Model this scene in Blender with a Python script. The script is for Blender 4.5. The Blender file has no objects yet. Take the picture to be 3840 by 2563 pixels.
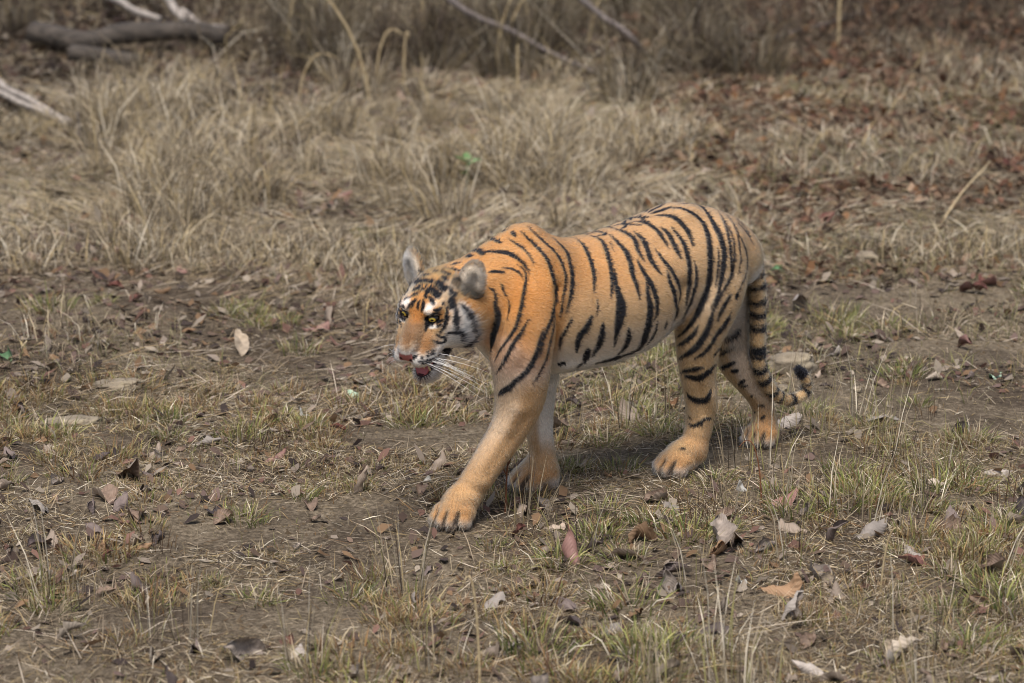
import bpy, math, random, time
import numpy as np
from mathutils import Vector
from mathutils.bvhtree import BVHTree

# ------------------------------------------------------------------ camera, sky, sun, exposure
scene = bpy.context.scene
IW, IH = 3840.0, 2563.0
LENS, PITCH = 98.0, math.radians(14.0)
CAM = np.array([0.0, -8.6, 2.6])
cd = bpy.data.cameras.new('camera')
cam = bpy.data.objects.new('camera', cd)
scene.collection.objects.link(cam)
cam.location = CAM
cam.rotation_euler = (math.pi / 2 - PITCH, 0, 0)
cd.lens = LENS; cd.sensor_width = 36.0; cd.clip_start = 0.1; cd.clip_end = 2000
cd.dof.use_dof = True; cd.dof.focus_distance = 8.75; cd.dof.aperture_fstop = 2.8
scene.camera = cam

SUN_EL, SUN_ROT = math.radians(66), math.radians(190)     # direction towards the sun: azimuth measured from +Y clockwise
w = bpy.data.worlds.new('World'); scene.world = w; w.use_nodes = True
nt = w.node_tree
sky = nt.nodes.new('ShaderNodeTexSky'); sky.sky_type = 'NISHITA'; sky.sun_disc = False
sky.sun_elevation = SUN_EL; sky.sun_rotation = SUN_ROT
sky.air_density = 1.0; sky.dust_density = 4.0; sky.ozone_density = 0.6
bg = nt.nodes['Background']; bg.inputs['Strength'].default_value = 0.075
nt.links.new(sky.outputs[0], bg.inputs['Color'])
sd = bpy.data.lights.new('sun', 'SUN'); sd.energy = 2.0; sd.angle = math.radians(22); sd.color = (1.0, 0.965, 0.92)
sun = bpy.data.objects.new('sun', sd); scene.collection.objects.link(sun)
sdir = Vector((math.sin(SUN_ROT) * math.cos(SUN_EL), math.cos(SUN_ROT) * math.cos(SUN_EL), math.sin(SUN_EL)))
sun.rotation_euler = (-sdir).to_track_quat('-Z', 'Y').to_euler()
vs = scene.view_settings
vs.view_transform = 'Standard'; vs.look = 'None'; vs.gamma = 1.0; vs.exposure = 0.95; vs.use_curve_mapping = False
scene.render.film_transparent = False
scene.cycles.use_denoising = True
scene.cycles.pixel_filter_type = 'BLACKMAN_HARRIS'; scene.cycles.filter_width = 1.0
scene.cycles.max_bounces = 8; scene.cycles.diffuse_bounces = 3; scene.cycles.transmission_bounces = 4; scene.cycles.transparent_max_bounces = 8

RNG = np.random.default_rng(7)
random.seed(7)
COL = scene.collection
FWD = np.array([0, math.cos(PITCH), -math.sin(PITCH)]); UPV = np.array([0, math.sin(PITCH), math.cos(PITCH)])
FPX = LENS / 36.0 * IW
def ray(u, v):
    return FWD + np.array([1.0, 0, 0]) * ((u - IW / 2) / FPX) - UPV * ((v - IH / 2) / FPX)
def ground_at(u, v, z=0.0):                                # a pixel's point on the level ground
    r = ray(u, v); return CAM + r * ((z - CAM[2]) / r[2])

# ------------------------------------------------------------------ small helpers
def link(o, parent=None):
    COL.objects.link(o)
    if parent is not None: o.parent = parent
    return o
def tag(o, label=None, cat=None, group=None, kind=None):
    if label: o['label'] = label
    if cat: o['category'] = cat
    if group: o['group'] = group
    if kind: o['kind'] = kind
    return o
def mesh_np(name, V, F, mat=None, smooth=True):
    """mesh from numpy arrays; F is (n,3) or (n,4)"""
    me = bpy.data.meshes.new(name)
    V = np.ascontiguousarray(V, dtype=np.float32); F = np.ascontiguousarray(F, dtype=np.int32)
    k = F.shape[1]
    me.vertices.add(len(V)); me.vertices.foreach_set('co', V.ravel())
    me.loops.add(F.size); me.loops.foreach_set('vertex_index', F.ravel())
    me.polygons.add(len(F)); me.polygons.foreach_set('loop_start', np.arange(0, F.size, k, dtype=np.int32))
    me.polygons.foreach_set('use_smooth', np.full(len(F), smooth, dtype=bool))
    me.update(calc_edges=True)
    if mat: me.materials.append(mat)
    return me
def point_color(me, name, C):
    a = me.attributes.new(name, 'FLOAT_COLOR', 'POINT')
    C4 = np.ones((len(C), 4), np.float32); C4[:, :3] = C
    a.data.foreach_set('color', C4.ravel())
def new_mat(name):
    m = bpy.data.materials.new(name); m.use_nodes = True
    return m, m.node_tree.nodes, m.node_tree.links, m.node_tree.nodes['Principled BSDF']
def catmull(P, n):
    """resample a polyline (any dimension) through Catmull-Rom, n points per span"""
    P = np.asarray(P, float)
    if len(P) < 3:
        t = np.linspace(0, 1, n * (len(P) - 1) + 1)[:, None] * (len(P) - 1)
        return P[0] + (P[-1] - P[0]) * t / max(1, len(P) - 1)
    Q = np.vstack([2 * P[0] - P[1], P, 2 * P[-1] - P[-2]])
    out = []
    for i in range(1, len(Q) - 2):
        t = np.linspace(0, 1, n, endpoint=False)[:, None]
        a, b, c, d = Q[i - 1], Q[i], Q[i + 1], Q[i + 2]
        out.append(0.5 * ((2 * b) + (c - a) * t + (2 * a - 5 * b + 4 * c - d) * t ** 2 + (3 * b - a - 3 * c + d) * t ** 3))
    out.append(P[-1:]); return np.vstack(out)
def sstep(a, b, x):
    t = np.clip((x - a) / (b - a), 0, 1); return t * t * (3 - 2 * t)
def hash_noise(P, scale, seed=0):
    """value noise in 3D, vectorised, 0..1"""
    Q = np.asarray(P, float) * scale + seed * 17.31
    I = np.floor(Q).astype(np.int64); f = Q - I; f = f * f * (3 - 2 * f)
    def h(a):
        n = (a[:, 0] * 73856093) ^ (a[:, 1] * 19349663) ^ (a[:, 2] * 83492791)
        n = (n ^ (n >> 13)) * 1274126177 & 0x7fffffff
        return ((n ^ (n >> 16)) & 0xffff) / 65535.0
    r = 0
    for dx in (0, 1):
        for dy in (0, 1):
            for dz in (0, 1):
                wgt = (f[:, 0] if dx else 1 - f[:, 0]) * (f[:, 1] if dy else 1 - f[:, 1]) * (f[:, 2] if dz else 1 - f[:, 2])
                r = r + wgt * h(I + np.array([dx, dy, dz]))
    return r
# ------------------------------------------------------------------ the tiger
# local frame: x forward, y left, z up, origin on the ground between the paws
T_MID = np.array([0.319, -0.027, 0.0]); T_ANG = math.atan2(-0.5806, -0.8142)
T_F = np.array([-0.8142, -0.5806, 0.0]); T_L = np.array([0.5806, -0.8142, 0.0])
def TL(u, v, y=0.0):                                       # pixel -> local point on the fore-and-aft plane at distance y from the midline
    r = ray(u, v); p0 = T_MID + T_L * y
    p = CAM + r * (np.dot(p0 - CAM, T_L) / np.dot(r, T_L)) - T_MID
    return np.array([p @ T_F, y, p[2]])
def to_world(P):
    P = np.atleast_2d(P); return T_MID + P[:, :1] * T_F + P[:, 1:2] * T_L + P[:, 2:3] * np.array([0, 0, 1.0])
def to_local(P):
    Q = np.atleast_2d(P) - T_MID; return np.stack([Q @ T_F, Q @ T_L, Q[:, 2]], 1)

H = 0.004                                                   # voxel
GLO = np.array([-0.99, -0.30, -0.012]); GHI = np.array([1.00, 0.32, 0.93])
GN = np.ceil((GHI - GLO) / H).astype(int) + 1
D = np.full(GN, 1.0, np.float32)
AX = [(GLO[i] + H * np.arange(GN[i])).astype(np.float32) for i in range(3)]
def sub_grid(lo, hi):
    s = [slice(max(0, int((lo[i] - GLO[i]) / H)), min(GN[i], int((hi[i] - GLO[i]) / H) + 2)) for i in range(3)]
    X, Y, Z = np.meshgrid(AX[0][s[0]], AX[1][s[1]], AX[2][s[2]], indexing='ij')
    return tuple(s), np.stack([X, Y, Z], -1)
def smin(a, b, k):
    h = np.maximum(k - np.abs(a - b), 0) / k
    return np.minimum(a, b) - h * h * k * 0.25
def seg_sd(P, a, b, sy):
    pa = P - a[:3].astype(np.float32); ba = (b[:3] - a[:3]).astype(np.float32)
    if sy != 1.0:
        q = np.array([1, 1 / sy, 1], np.float32); pa = pa * q; ba = ba * q
    t = np.clip((pa @ ba) / max(1e-9, float(ba @ ba)), 0, 1)
    return np.sqrt(((pa - t[..., None] * ba) ** 2).sum(-1)) - (a[3] + (b[3] - a[3]) * t)
def sd_chain(P, C, R, n=6, sy=1.0):
    Q = catmull(np.column_stack([C, R]), n)
    out = np.full(P.shape[:-1], 9.0, np.float32)
    for a, b in zip(Q[:-1], Q[1:]): out = np.minimum(out, seg_sd(P, a, b, sy))
    return out
def sd_ell(P, c, r, M=None):
    q = P - np.asarray(c, np.float32)
    if M is not None: q = q @ np.asarray(M, np.float32)      # columns of M = ellipsoid axes
    r = np.asarray(r, np.float32)
    k0 = np.sqrt(((q / r) ** 2).sum(-1)); k1 = np.sqrt(((q / (r * r)) ** 2).sum(-1)) + 1e-9
    return k0 * (k0 - 1) / k1
def add_chain(C, R, k, n=6, sy=1.0):
    """tapering tube through the points C, blended onto D"""
    C = np.asarray(C, float); R = np.asarray(R, float)
    Q = catmull(np.column_stack([C, R]), n); m = R.max() * max(1, sy) + k + 0.012
    lo, hi = C.min(0) - m - 0.02, C.max(0) + m + 0.02
    s = tuple(slice(max(0, int((lo[i] - GLO[i]) / H)), min(GN[i], int((hi[i] - GLO[i]) / H) + 2)) for i in range(3))
    T = np.full([x.stop - x.start for x in s], 1.0, np.float32)
    for a, b in zip(Q[:-1], Q[1:]):
        m = max(a[3], b[3]) * max(1, sy) + k + 0.012
        s2, P = sub_grid(np.minimum(a[:3], b[:3]) - m, np.maximum(a[:3], b[:3]) + m)
        s3 = tuple(slice(max(s2[i].start, s[i].start) - s[i].start, min(s2[i].stop, s[i].stop) - s[i].start) for i in range(3))
        o = [s3[i].start + s[i].start - s2[i].start for i in range(3)]
        P = P[o[0]:o[0] + s3[0].stop - s3[0].start, o[1]:o[1] + s3[1].stop - s3[1].start, o[2]:o[2] + s3[2].stop - s3[2].start]
        T[s3] = np.minimum(T[s3], seg_sd(P, a, b, sy))
    D[s] = smin(D[s], T, k)
def add_ell(c, r, k, M=None, cut=False):
    c = np.asarray(c, float); m = max(r) + k + 0.02
    s, P = sub_grid(c - m, c + m); d = sd_ell(P, c, r, M)
    D[s] = -smin(-D[s], d, k) if cut else smin(D[s], d, k)

# --- trunk: sections along x (top, bottom, half width)
SEC = np.array([
    [0.53, 0.70, 0.56, 0.05], [0.50, 0.75, 0.51, 0.09], [0.45, 0.80, 0.455, 0.125], [0.40, 0.848, 0.425, 0.145], [0.35, 0.862, 0.41, 0.160],
    [0.30, 0.842, 0.405, 0.170], [0.25, 0.824, 0.405, 0.180], [0.15, 0.815, 0.408, 0.190], [0.04, 0.822, 0.412, 0.195], [-0.07, 0.841, 0.432, 0.190],
    [-0.12, 0.854, 0.452, 0.180], [-0.18, 0.869, 0.480, 0.165], [-0.24, 0.880, 0.51, 0.155], [-0.31, 0.868, 0.53, 0.150], [-0.375, 0.852, 0.56, 0.148],
    [-0.42, 0.837, 0.575, 0.142], [-0.48, 0.809, 0.585, 0.126], [-0.53, 0.770, 0.60, 0.095], [-0.57, 0.715, 0.64, 0.045]])[::-1]
s_, P_ = sub_grid((-0.60, -0.24, 0.36), (0.56, 0.24, 0.92))
xs = P_[:, 0, 0, 0]
sx = catmull(SEC, 8); sx = sx[np.argsort(sx[:, 0])]
tz, bz, hw = [np.interp(xs, sx[:, 0], sx[:, i])[:, None, None] for i in (1, 2, 3)]
zc = (tz * 0.52 + bz * 0.48); t_ = np.where(P_[..., 2] > zc, (P_[..., 2] - zc) / (tz - zc), (P_[..., 2] - zc) / (zc - bz))
wy = hw * (1 - 0.14 * np.clip(t_, -1, 1.2))
d_ = (np.sqrt((np.abs(P_[..., 1]) / wy) ** 2.0 + t_ ** 2) - 1) * np.minimum(hw, 0.16)
ends = np.maximum(xs - 0.535, -0.575 - xs)[:, None, None]
d_ = np.maximum(d_, ends)
D[s_] = smin(D[s_], d_.astype(np.float32), 0.01)
# --- neck
NECK = [(0.34, 0, 0.70), (0.46, 0, 0.675), (0.56, 0.005, 0.665), (0.635, 0.02, 0.66)]
add_chain(NECK, [0.15, 0.140, 0.118, 0.098], 0.05)
add_chain([(0.33, 0.0, 0.845), (0.45, 0.0, 0.806), (0.56, 0.005, 0.757), (0.63, 0.01, 0.735)], [0.026, 0.034, 0.036, 0.04], 0.05)
# --- shoulders and withers
for sgn in (1, -1):
    add_chain([(0.35, 0.036 * sgn, 0.836), (0.37, 0.092 * sgn, 0.72), (0.425, 0.115 * sgn, 0.60)], [0.026, 0.066, 0.085], 0.035)
def chain_px(rows, k, sy=1.0, n=6):
    C = np.array([TL(u, v, y) for u, v, hw_, y in rows])
    dist = np.linalg.norm(to_world(C) - CAM, axis=1)
    R = np.array([r[2] for r in rows]) * dist / FPX
    add_chain(C, R, k, n, sy); return C, R
LEG = {}
LEG['lf'] = chain_px([(1990, 1010, 80, .09), (1978, 1140, 112, .105), (1952, 1290, 118, .115), (1955, 1395, 106, .115), (1949, 1490, 91, .11), (1928, 1565, 76, .105),
                      (1895, 1630, 66, .10), (1850, 1700, 60, .095), (1803, 1775, 57, .09), (1762, 1835, 56, .087), (1728, 1880, 55, .085)], 0.022)
LEG['rf'] = chain_px([(2010, 1040, 80, -.09), (2010, 1180, 100, -.105), (2020, 1330, 80, -.105), (2026, 1450, 58, -.10), (2024, 1540, 50, -.095), (2024, 1620, 47, -.09),
                      (2035, 1700, 45, -.085), (2042, 1765, 50, -.085), (2037, 1800, 48, -.085)], 0.035)
LEG['lh'] = chain_px([(2690, 930, 110, .07), (2680, 1060, 118, .085), (2645, 1170, 108, .09), (2622, 1250, 90, .088), (2616, 1330, 76, .08), (2617, 1400, 66, .072),
                      (2625, 1470, 60, .065), (2627, 1534, 54, .06), (2622, 1588, 50, .056), (2611, 1640, 48, .054), (2595, 1690, 48, .053)], 0.02)
LEG['rh'] = chain_px([(2690, 960, 100, -.08), (2700, 1090, 105, -.10), (2715, 1200, 92, -.10), (2735, 1290, 72, -.09), (2758, 1360, 60, -.075), (2800, 1425, 48, -.062),
                      (2842, 1480, 43, -.055), (2860, 1525, 40, -.053), (2866, 1575, 40, -.053), (2866, 1625, 43, -.053)], 0.03)
# --- paws: metacarpal block, toes, pad
PAWS = [('lf', TL(1712, 1962, .085), 0.50, 1.0), ('rf', TL(2008, 1832, -.085), 0.0, 1.0), ('lh', TL(2546, 1774, .053), 0.10, 0.98), ('rh', TL(2857, 1658, -.053), 0.42, 0.86)]
TOES = []; ALLGAPS = []
for nm, c, yaw, sc in PAWS:
    ca, sa = math.cos(yaw), math.sin(yaw)
    def pw(x, y, z): return (c[0] + sc * (x * ca - y * sa), c[1] + sc * (x * sa + y * ca), sc * z)
    M = np.array([[ca, -sa, 0], [sa, ca, 0], [0, 0, 1.0]])
    ank = LEG[nm][0][-1]
    add_chain([ank, pw(-0.012, 0, 0.066), pw(0.02, 0, 0.050)], [LEG[nm][1][-1], 0.043 * sc, 0.040 * sc], 0.02, sy=1.15)
    add_ell(pw(-0.006, 0, 0.032), (0.052 * sc, 0.050 * sc, 0.032 * sc), 0.02, M)
    GAPS = [pw(0.058, -0.033, 0.026), pw(0.074, 0.0, 0.026), pw(0.058, 0.033, 0.026)]
    for ty, tx in ((-0.048, 0.030), (-0.017, 0.052), (0.017, 0.052), (0.048, 0.030)):
        add_ell(pw(tx - 0.014, ty * 0.9, 0.046), (0.034 * sc, 0.0190 * sc, 0.021 * sc), 0.014, M)
        add_ell(pw(tx + 0.010, ty, 0.026), (0.028 * sc, 0.0180 * sc, 0.0230 * sc), 0.009, M)
        TOES.append((pw(tx + 0.034, ty, 0.022), pw(tx + 0.050, ty, 0.008), yaw))
    ALLGAPS += [(g_, M) for g_ in GAPS]
    for gp in GAPS: add_ell(gp, (0.034 * sc, 0.0042 * sc, 0.034 * sc), 0.008, M, cut=True)
# --- tail
R3 = lambda x, y: (2200 + x * .5102, 700 + y * .5102)
R5 = lambda x, y: (2400 + x * .4464, 1150 + y * .4464)
tail_px = [R3(1200, 400) + (22,), R3(1222, 470) + (26,), R3(1240, 600) + (26,), R3(1252, 760) + (28,), R3(1256, 900) + (26.5,), R3(1258, 1060) + (25.5,), R3(1258, 1220) + (25,),
           R5(1010, 520) + (23,), R5(1046, 615) + (23,), R5(1105, 705) + (21,), R5(1180, 765) + (19,), R5(1270, 782) + (18,), R5(1345, 755) + (17,), R5(1395, 705) + (17,),
           R5(1402, 645) + (17,), R5(1372, 580) + (17,), R5(1335, 535) + (14,)]
TAIL_C = np.array([TL(u, v, 0.0) for u, v, r in tail_px])
TAIL_C[10:, 1] = 0
TAIL_R = np.array([r for u, v, r in tail_px]) * 9.5 / FPX
add_chain(TAIL_C, TAIL_R, 0.012)
# --- head frame
H_O = TL(1587, 1188, 0.045)                                 # between the eyes
yaw_w, pit, roll = math.radians(33.0), math.radians(24.0), math.radians(4.0)
hf = np.array([-math.sin(yaw_w) * math.cos(pit), -math.cos(yaw_w) * math.cos(pit), -math.sin(pit)])
hl = np.array([math.cos(yaw_w), -math.sin(yaw_w), 0.0]); hu = np.cross(hf, hl)
hl2 = hl * math.cos(roll) - hu * math.sin(roll); hu2 = hu * math.cos(roll) + hl * math.sin(roll)
HM = np.stack([to_local(T_MID + v_)[0] for v_ in (hf, hl2, hu2)], 1)   # columns: head axes in tiger frame
def hp(x, y, z): return H_O + HM @ np.array([x, y, z])
def h_ell(c, r, k, cut=False, M=None): add_ell(hp(*c), r, k, HM if M is None else HM @ M, cut)
def rotm(ax, a):
    c, s = math.cos(a), math.sin(a)
    return np.array({'x': [[1, 0, 0], [0, c, -s], [0, s, c]], 'y': [[c, 0, s], [0, 1, 0], [-s, 0, c]], 'z': [[c, -s, 0], [s, c, 0], [0, 0, 1]]}[ax], float)
add_chain([(0.59, 0.0, 0.675), hp(-0.14, 0, -0.03)], [0.104, 0.080], 0.04)
D_body = D.copy(); D[:] = 1.0                               # the head is shaped alone, then blended on
h_ell((-0.085, 0, 0.005), (0.105, 0.088, 0.082), 0.02)
h_ell((-0.022, 0, 0.012), (0.052, 0.060, 0.046), 0.03)
add_chain([hp(-0.02, 0, 0.004), hp(0.045, 0, -0.022), hp(0.098, 0, -0.046)], [0.042, 0.038, 0.031], 0.02)
h_ell((0.040, 0, -0.055), (0.062, 0.042, 0.034), 0.03)
for s in (1, -1):
    h_ell((0.076, 0.030 * s, -0.078), (0.048, 0.036, 0.032), 0.016)
    h_ell((0.02, 0.050 * s, -0.052), (0.05, 0.030, 0.036), 0.03)
    h_ell((-0.020, 0.060 * s, -0.014), (0.048, 0.028, 0.034), 0.025)
    h_ell((-0.045, 0.066 * s, -0.050), (0.058, 0.044, 0.070), 0.03)
    h_ell((-0.068, 0.088 * s, -0.068), (0.040, 0.028, 0.070), 0.022, M=rotm('z', 0.35 * s))
    h_ell((0.000, 0.044 * s, 0.042), (0.028, 0.025, 0.013), 0.02)
    h_ell((0.024, 0.048 * s, 0.017), (0.016, 0.021, 0.011), 0.012, cut=True, M=rotm('z', 0.55 * s))
h_ell((0.106, 0, -0.062), (0.018, 0.027, 0.017), 0.012)     # nose leather
MOUTH = [((0.050, 0, -0.127), (0.080, 0.036, 0.022), rotm('y', 0.30)), ((0.040, 0, -0.140), (0.056, 0.026, 0.017), rotm('y', 0.42))]
h_ell(*MOUTH[0][:2], 0.006, cut=True, M=MOUTH[0][2])        # open mouth
add_chain([hp(-0.075, 0, -0.105), hp(-0.015, 0, -0.148), hp(0.036, 0, -0.172)], [0.046, 0.033, 0.026], 0.018, sy=1.25)
h_ell((0.042, 0, -0.176), (0.036, 0.034, 0.023), 0.015)
h_ell(*MOUTH[1][:2], 0.006, cut=True, M=MOUTH[1][2])
EARS = []
for s in (1, -1):
    A = rotm('z', 0.28 * s) @ rotm('x', -0.30 * s) @ rotm('y', -0.30)
    c = (-0.134, 0.102 * s, 0.053)
    h_ell(c, (0.015, 0.038, 0.054), 0.020, M=A)
    h_ell(np.array(c) + A @ np.array([0, 0, 0.032]), (0.011, 0.026, 0.036), 0.012, M=A)
    e = np.array(c) + A @ np.array([0.029, 0.003 * s, 0.006])
    h_ell(e, (0.0245, 0.030, 0.050), 0.006, cut=True, M=A)
    EARS.append((np.array(c), A, s))
D_head = D
def head_dist(V):                                          # distance of body points to the head shape
    i = np.clip(np.rint((V - GLO) / H).astype(int), 0, GN - 1); return D_head[i[:, 0], i[:, 1], i[:, 2]]
D = smin(D_body, D_head, 0.016)
del D_body

def surface_nets(D, lo, h):
    S = D < 0
    nx, ny, nz = S.shape
    c = np.zeros((nx - 1, ny - 1, nz - 1), np.int8)
    for dx in (0, 1):
        for dy in (0, 1):
            for dz in (0, 1):
                c += S[dx:nx - 1 + dx, dy:ny - 1 + dy, dz:nz - 1 + dz]
    I = np.argwhere((c > 0) & (c < 8))
    idx = np.full(c.shape, -1, np.int32); idx[I[:, 0], I[:, 1], I[:, 2]] = np.arange(len(I))
    acc = np.zeros((len(I), 3)); cnt = np.zeros(len(I))
    cor = [(0, 0, 0), (1, 0, 0), (0, 1, 0), (1, 1, 0), (0, 0, 1), (1, 0, 1), (0, 1, 1), (1, 1, 1)]
    for a in range(8):
        for b in range(a + 1, 8):
            if sum(abs(cor[a][i] - cor[b][i]) for i in range(3)) != 1: continue
            va = D[I[:, 0] + cor[a][0], I[:, 1] + cor[a][1], I[:, 2] + cor[a][2]]
            vb = D[I[:, 0] + cor[b][0], I[:, 1] + cor[b][1], I[:, 2] + cor[b][2]]
            m = (va < 0) != (vb < 0)
            t = np.where(m, va / np.where(m, va - vb, 1), 0)
            p = np.array(cor[a]) + t[:, None] * (np.array(cor[b]) - np.array(cor[a]))
            acc += np.where(m[:, None], p, 0); cnt += m
    V = lo + h * (I + acc / cnt[:, None])
    Fs = []
    for ax in range(3):
        sl0 = [slice(1, -1)] * 3; sl1 = [slice(1, -1)] * 3
        sl0[ax] = slice(0, -1); sl1[ax] = slice(1, None)
        a, b = S[tuple(sl0)], S[tuple(sl1)]
        E = np.argwhere(a != b); flip = a[E[:, 0], E[:, 1], E[:, 2]]
        o = np.ones(3, int); o[ax] = 0; E = E + o
        u, v = [(1, 2), (2, 0), (0, 1)][ax]
        du = np.zeros(3, int); du[u] = 1; dv = np.zeros(3, int); dv[v] = 1
        q = [idx[tuple((E - x).T)] for x in (du + dv, dv, 0 * du, du)]
        F = np.stack(q, 1); F[~flip] = F[~flip][:, ::-1]
        Fs.append(F)
    return V, np.vstack(Fs)
TV, TF = surface_nets(D, GLO, H)
# relax
def relax(V, F, it, lam):
    n = len(V); e = np.vstack([F[:, [0, 1]], F[:, [1, 2]], F[:, [2, 3]], F[:, [3, 0]]])
    deg = np.bincount(e.ravel(), minlength=n).astype(float)
    for i in range(it):
        A = np.stack([np.bincount(e[:, 0], V[e[:, 1], k], n) + np.bincount(e[:, 1], V[e[:, 0], k], n) for k in range(3)], 1) / deg[:, None]
        V = V + lam * (A - V)
        A = np.stack([np.bincount(e[:, 0], V[e[:, 1], k], n) + np.bincount(e[:, 1], V[e[:, 0], k], n) for k in range(3)], 1) / deg[:, None]
        V = V - lam * 1.02 * (A - V)
    return V
TV = relax(TV, TF, 3, 0.5)
def quad_normals(V, F):
    n = np.cross(V[F[:, 2]] - V[F[:, 0]], V[F[:, 3]] - V[F[:, 1]])
    N = np.stack([sum(np.bincount(F[:, j], n[:, k], len(V)) for j in range(4)) for k in range(3)], 1)
    return N / (np.linalg.norm(N, axis=1)[:, None] + 1e-12)
TN = quad_normals(TV, TF)
# --- sculpting strokes: grooves and swellings along lines on the skin (crop, radius mm, depth mm, points)
PX = {'2': (1600, 700, .5102), '3': (2200, 700, .5102), '4': (1560, 1300, .4785), '5': (2400, 1150, .4464), 'h': (1440, 900, .3571)}
camL = Vector(to_local(CAM)[0])
def dir_local(d): return Vector((float(d @ T_F), float(d @ T_L), float(d[2])))
def on_skin(bv, tag_, pts, step=9.0):
    ox, oy, sc = PX[tag_]; Q = catmull(np.array(pts, float).reshape(-1, 2) * sc + [ox, oy], 10); out = []
    for u, v in Q:
        loc, nn, fi, dist = bv.ray_cast(camL, dir_local(ray(u, v)).normalized())
        if loc is not None: out.append(loc)
    return np.array(out)
SCULPT = '''2 20 -17 968 760 958 930 950 1100 932 1260 915 1380
2 30 -11 480 760 512 960 480 1180
2 28 -8 700 420 800 560 860 760
2 40 9 560 560 640 760 640 960
2 55 13 850 820 880 980 870 1150
2 45 8 600 1020 640 1200
2 22 -7 700 1000 720 1180 700 1330
2 30 9 1000 1330 1180 1300 1350 1270
3 26 -15 730 740 700 880 662 1010
3 30 -9 1080 640 1040 860 960 1060
3 80 11 900 540 880 800
3 30 8 780 165 720 200 660 260
3 35 -7 640 330 560 420
5 20 8 600 760 625 850
5 16 -6 480 620 520 760 540 900
5 16 -5 430 560 470 800 470 1000
5 18 -5 820 420 880 560 960 700
4 22 -6 860 560 700 800 560 1000
4 26 7 800 500 720 640
4 18 -5 330 1060 440 1120 560 1140
h 12 -5 430 930 395 1080 345 1180
h 14 5 300 1000 290 1120
h 16 -5 560 1090 620 960 640 860'''
_b = BVHTree.FromPolygons(TV.tolist(), TF.tolist())
for ln in SCULPT.split('\n'):
    q = ln.split(); S_ = on_skin(_b, q[0], q[3:]); r_, dp_ = float(q[1]) * .001, float(q[2]) * .001
    if not len(S_): continue
    ix = np.where(np.all((TV > S_.min(0) - 3 * r_) & (TV < S_.max(0) + 3 * r_), 1))[0]
    dd = np.linalg.norm(TV[ix][:, None] - S_[None], axis=2).min(1)
    TV[ix] += TN[ix] * (dp_ * np.exp(-(dd / r_) ** 2))[:, None]
TN = quad_normals(TV, TF)
print('tiger verts', len(TV))
# ------------------------------------------------------------------ coat: base colours, then stripes traced as curves lying on the skin
bvh = BVHTree.FromPolygons(TV.tolist(), TF.tolist())
HV = (TV - H_O) @ HM                                        # head-frame coordinates of every vertex
HN = TN @ HM
part_d = {k: sd_chain(TV.astype(np.float32), C, R, 3) for k, (C, R) in LEG.items()}
tail_d = sd_chain(TV.astype(np.float32), TAIL_C, TAIL_R, 3)
in_head = (head_dist(TV) < .007) & (HV[:, 0] > -0.19) & (np.abs(HV[:, 1]) < 0.19) & (HV[:, 2] > -0.22) & (HV[:, 2] < 0.19) & (TV[:, 0] > 0.56)
def lerp(a, b, t): return a + (np.asarray(b) - a) * t[:, None]
ORANGE, TAN, CREAM, WHITE = (.42, .200, .066), (.43, .285, .150), (.60, .49, .37), (.76, .71, .64)
PAWO, FACEO, BLACK = (.33, .172, .072), (.20, .112, .056), (.006, .006, .008)
n1 = hash_noise(TV, 22, 1); n2 = hash_noise(TV, 140, 2); n3 = hash_noise(TV, 7, 3)
topz = np.interp(TV[:, 0], sx[:, 0], sx[:, 1]); botz = np.interp(TV[:, 0], sx[:, 0], sx[:, 2])
zr = (TV[:, 2] - botz) / (topz - botz) + (n3 - .5) * .12
BC = np.tile(np.array(CREAM), (len(TV), 1))
BC = lerp(BC, WHITE, sstep(.26, .06, zr))
BC = lerp(BC, TAN, sstep(.15, .42, zr))
fr = sstep(-.25, .25, TV[:, 0])
BC = lerp(BC, ORANGE, sstep(.38, .80, zr) * (.38 + .55 * fr))
BC = lerp(BC, TAN, sstep(.37, .33, TV[:, 2]))
sh = sstep(.05, .0, np.minimum(part_d['lf'], part_d['rf'])) * sstep(.30, .55, TV[:, 2]) * sstep(.86, .7, TV[:, 2])
BC = lerp(BC, (.44, .185, .048), sh * .8)
for k, s in (('lf', 1), ('lh', 1), ('rf', -1), ('rh', -1)):
    m = sstep(.035, .0, part_d[k]) * (sstep(.50, .40, TV[:, 2]) if k[1] == 'f' else sstep(.72, .62, TV[:, 2]))
    leg = np.tile(np.array(TAN), (len(TV), 1))
    leg = lerp(leg, (.41, .228, .102), sstep(.20, .04, TV[:, 2]) if k[1] == 'h' else np.full(len(TV), .55))
    inn = sstep(.05, .6, -s * TN[:, 1] - .6 * np.maximum(TN[:, 0], 0)) * sstep(.10, .20, TV[:, 2]) * sstep(.56, .5, TV[:, 2])
    leg = lerp(leg, (.62, .54, .45) if k[1] == 'f' else (.44, .34, .25), inn)
    if k[1] == 'f':
        leg = lerp(leg, CREAM, sstep(.3, .9, TN[:, 0]) * sstep(.12, .3, TV[:, 2]) * .4)
    BC = lerp(BC, leg, m)
dp = np.min([np.hypot(TV[:, 0] - c[0], TV[:, 1] - c[1]) for _, c, _, _ in PAWS], 0)
low = sstep(.11, .05, TV[:, 2]) * (dp < .16)
BC = lerp(BC, PAWO, low * .8)
BC = lerp(BC, (.40, .33, .27), sstep(.050, .022, TV[:, 2] + (n1 - .5) * .02) * (dp < .16) * (dp > .055) * .75)
for g_, M in ALLGAPS:
    q = np.sqrt(((((TV - np.array(g_)) @ M) / [.040, .0085, .040]) ** 2).sum(1))
    BC = lerp(BC, (.05, .04, .035), sstep(1.15, .65, q) * .85)  # shade in the carved gaps between toes, put into the coat colour
BC = lerp(BC, (.22, .17, .13), sstep(.030, .008, TV[:, 2]) * (dp < .16) * .6)
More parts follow.
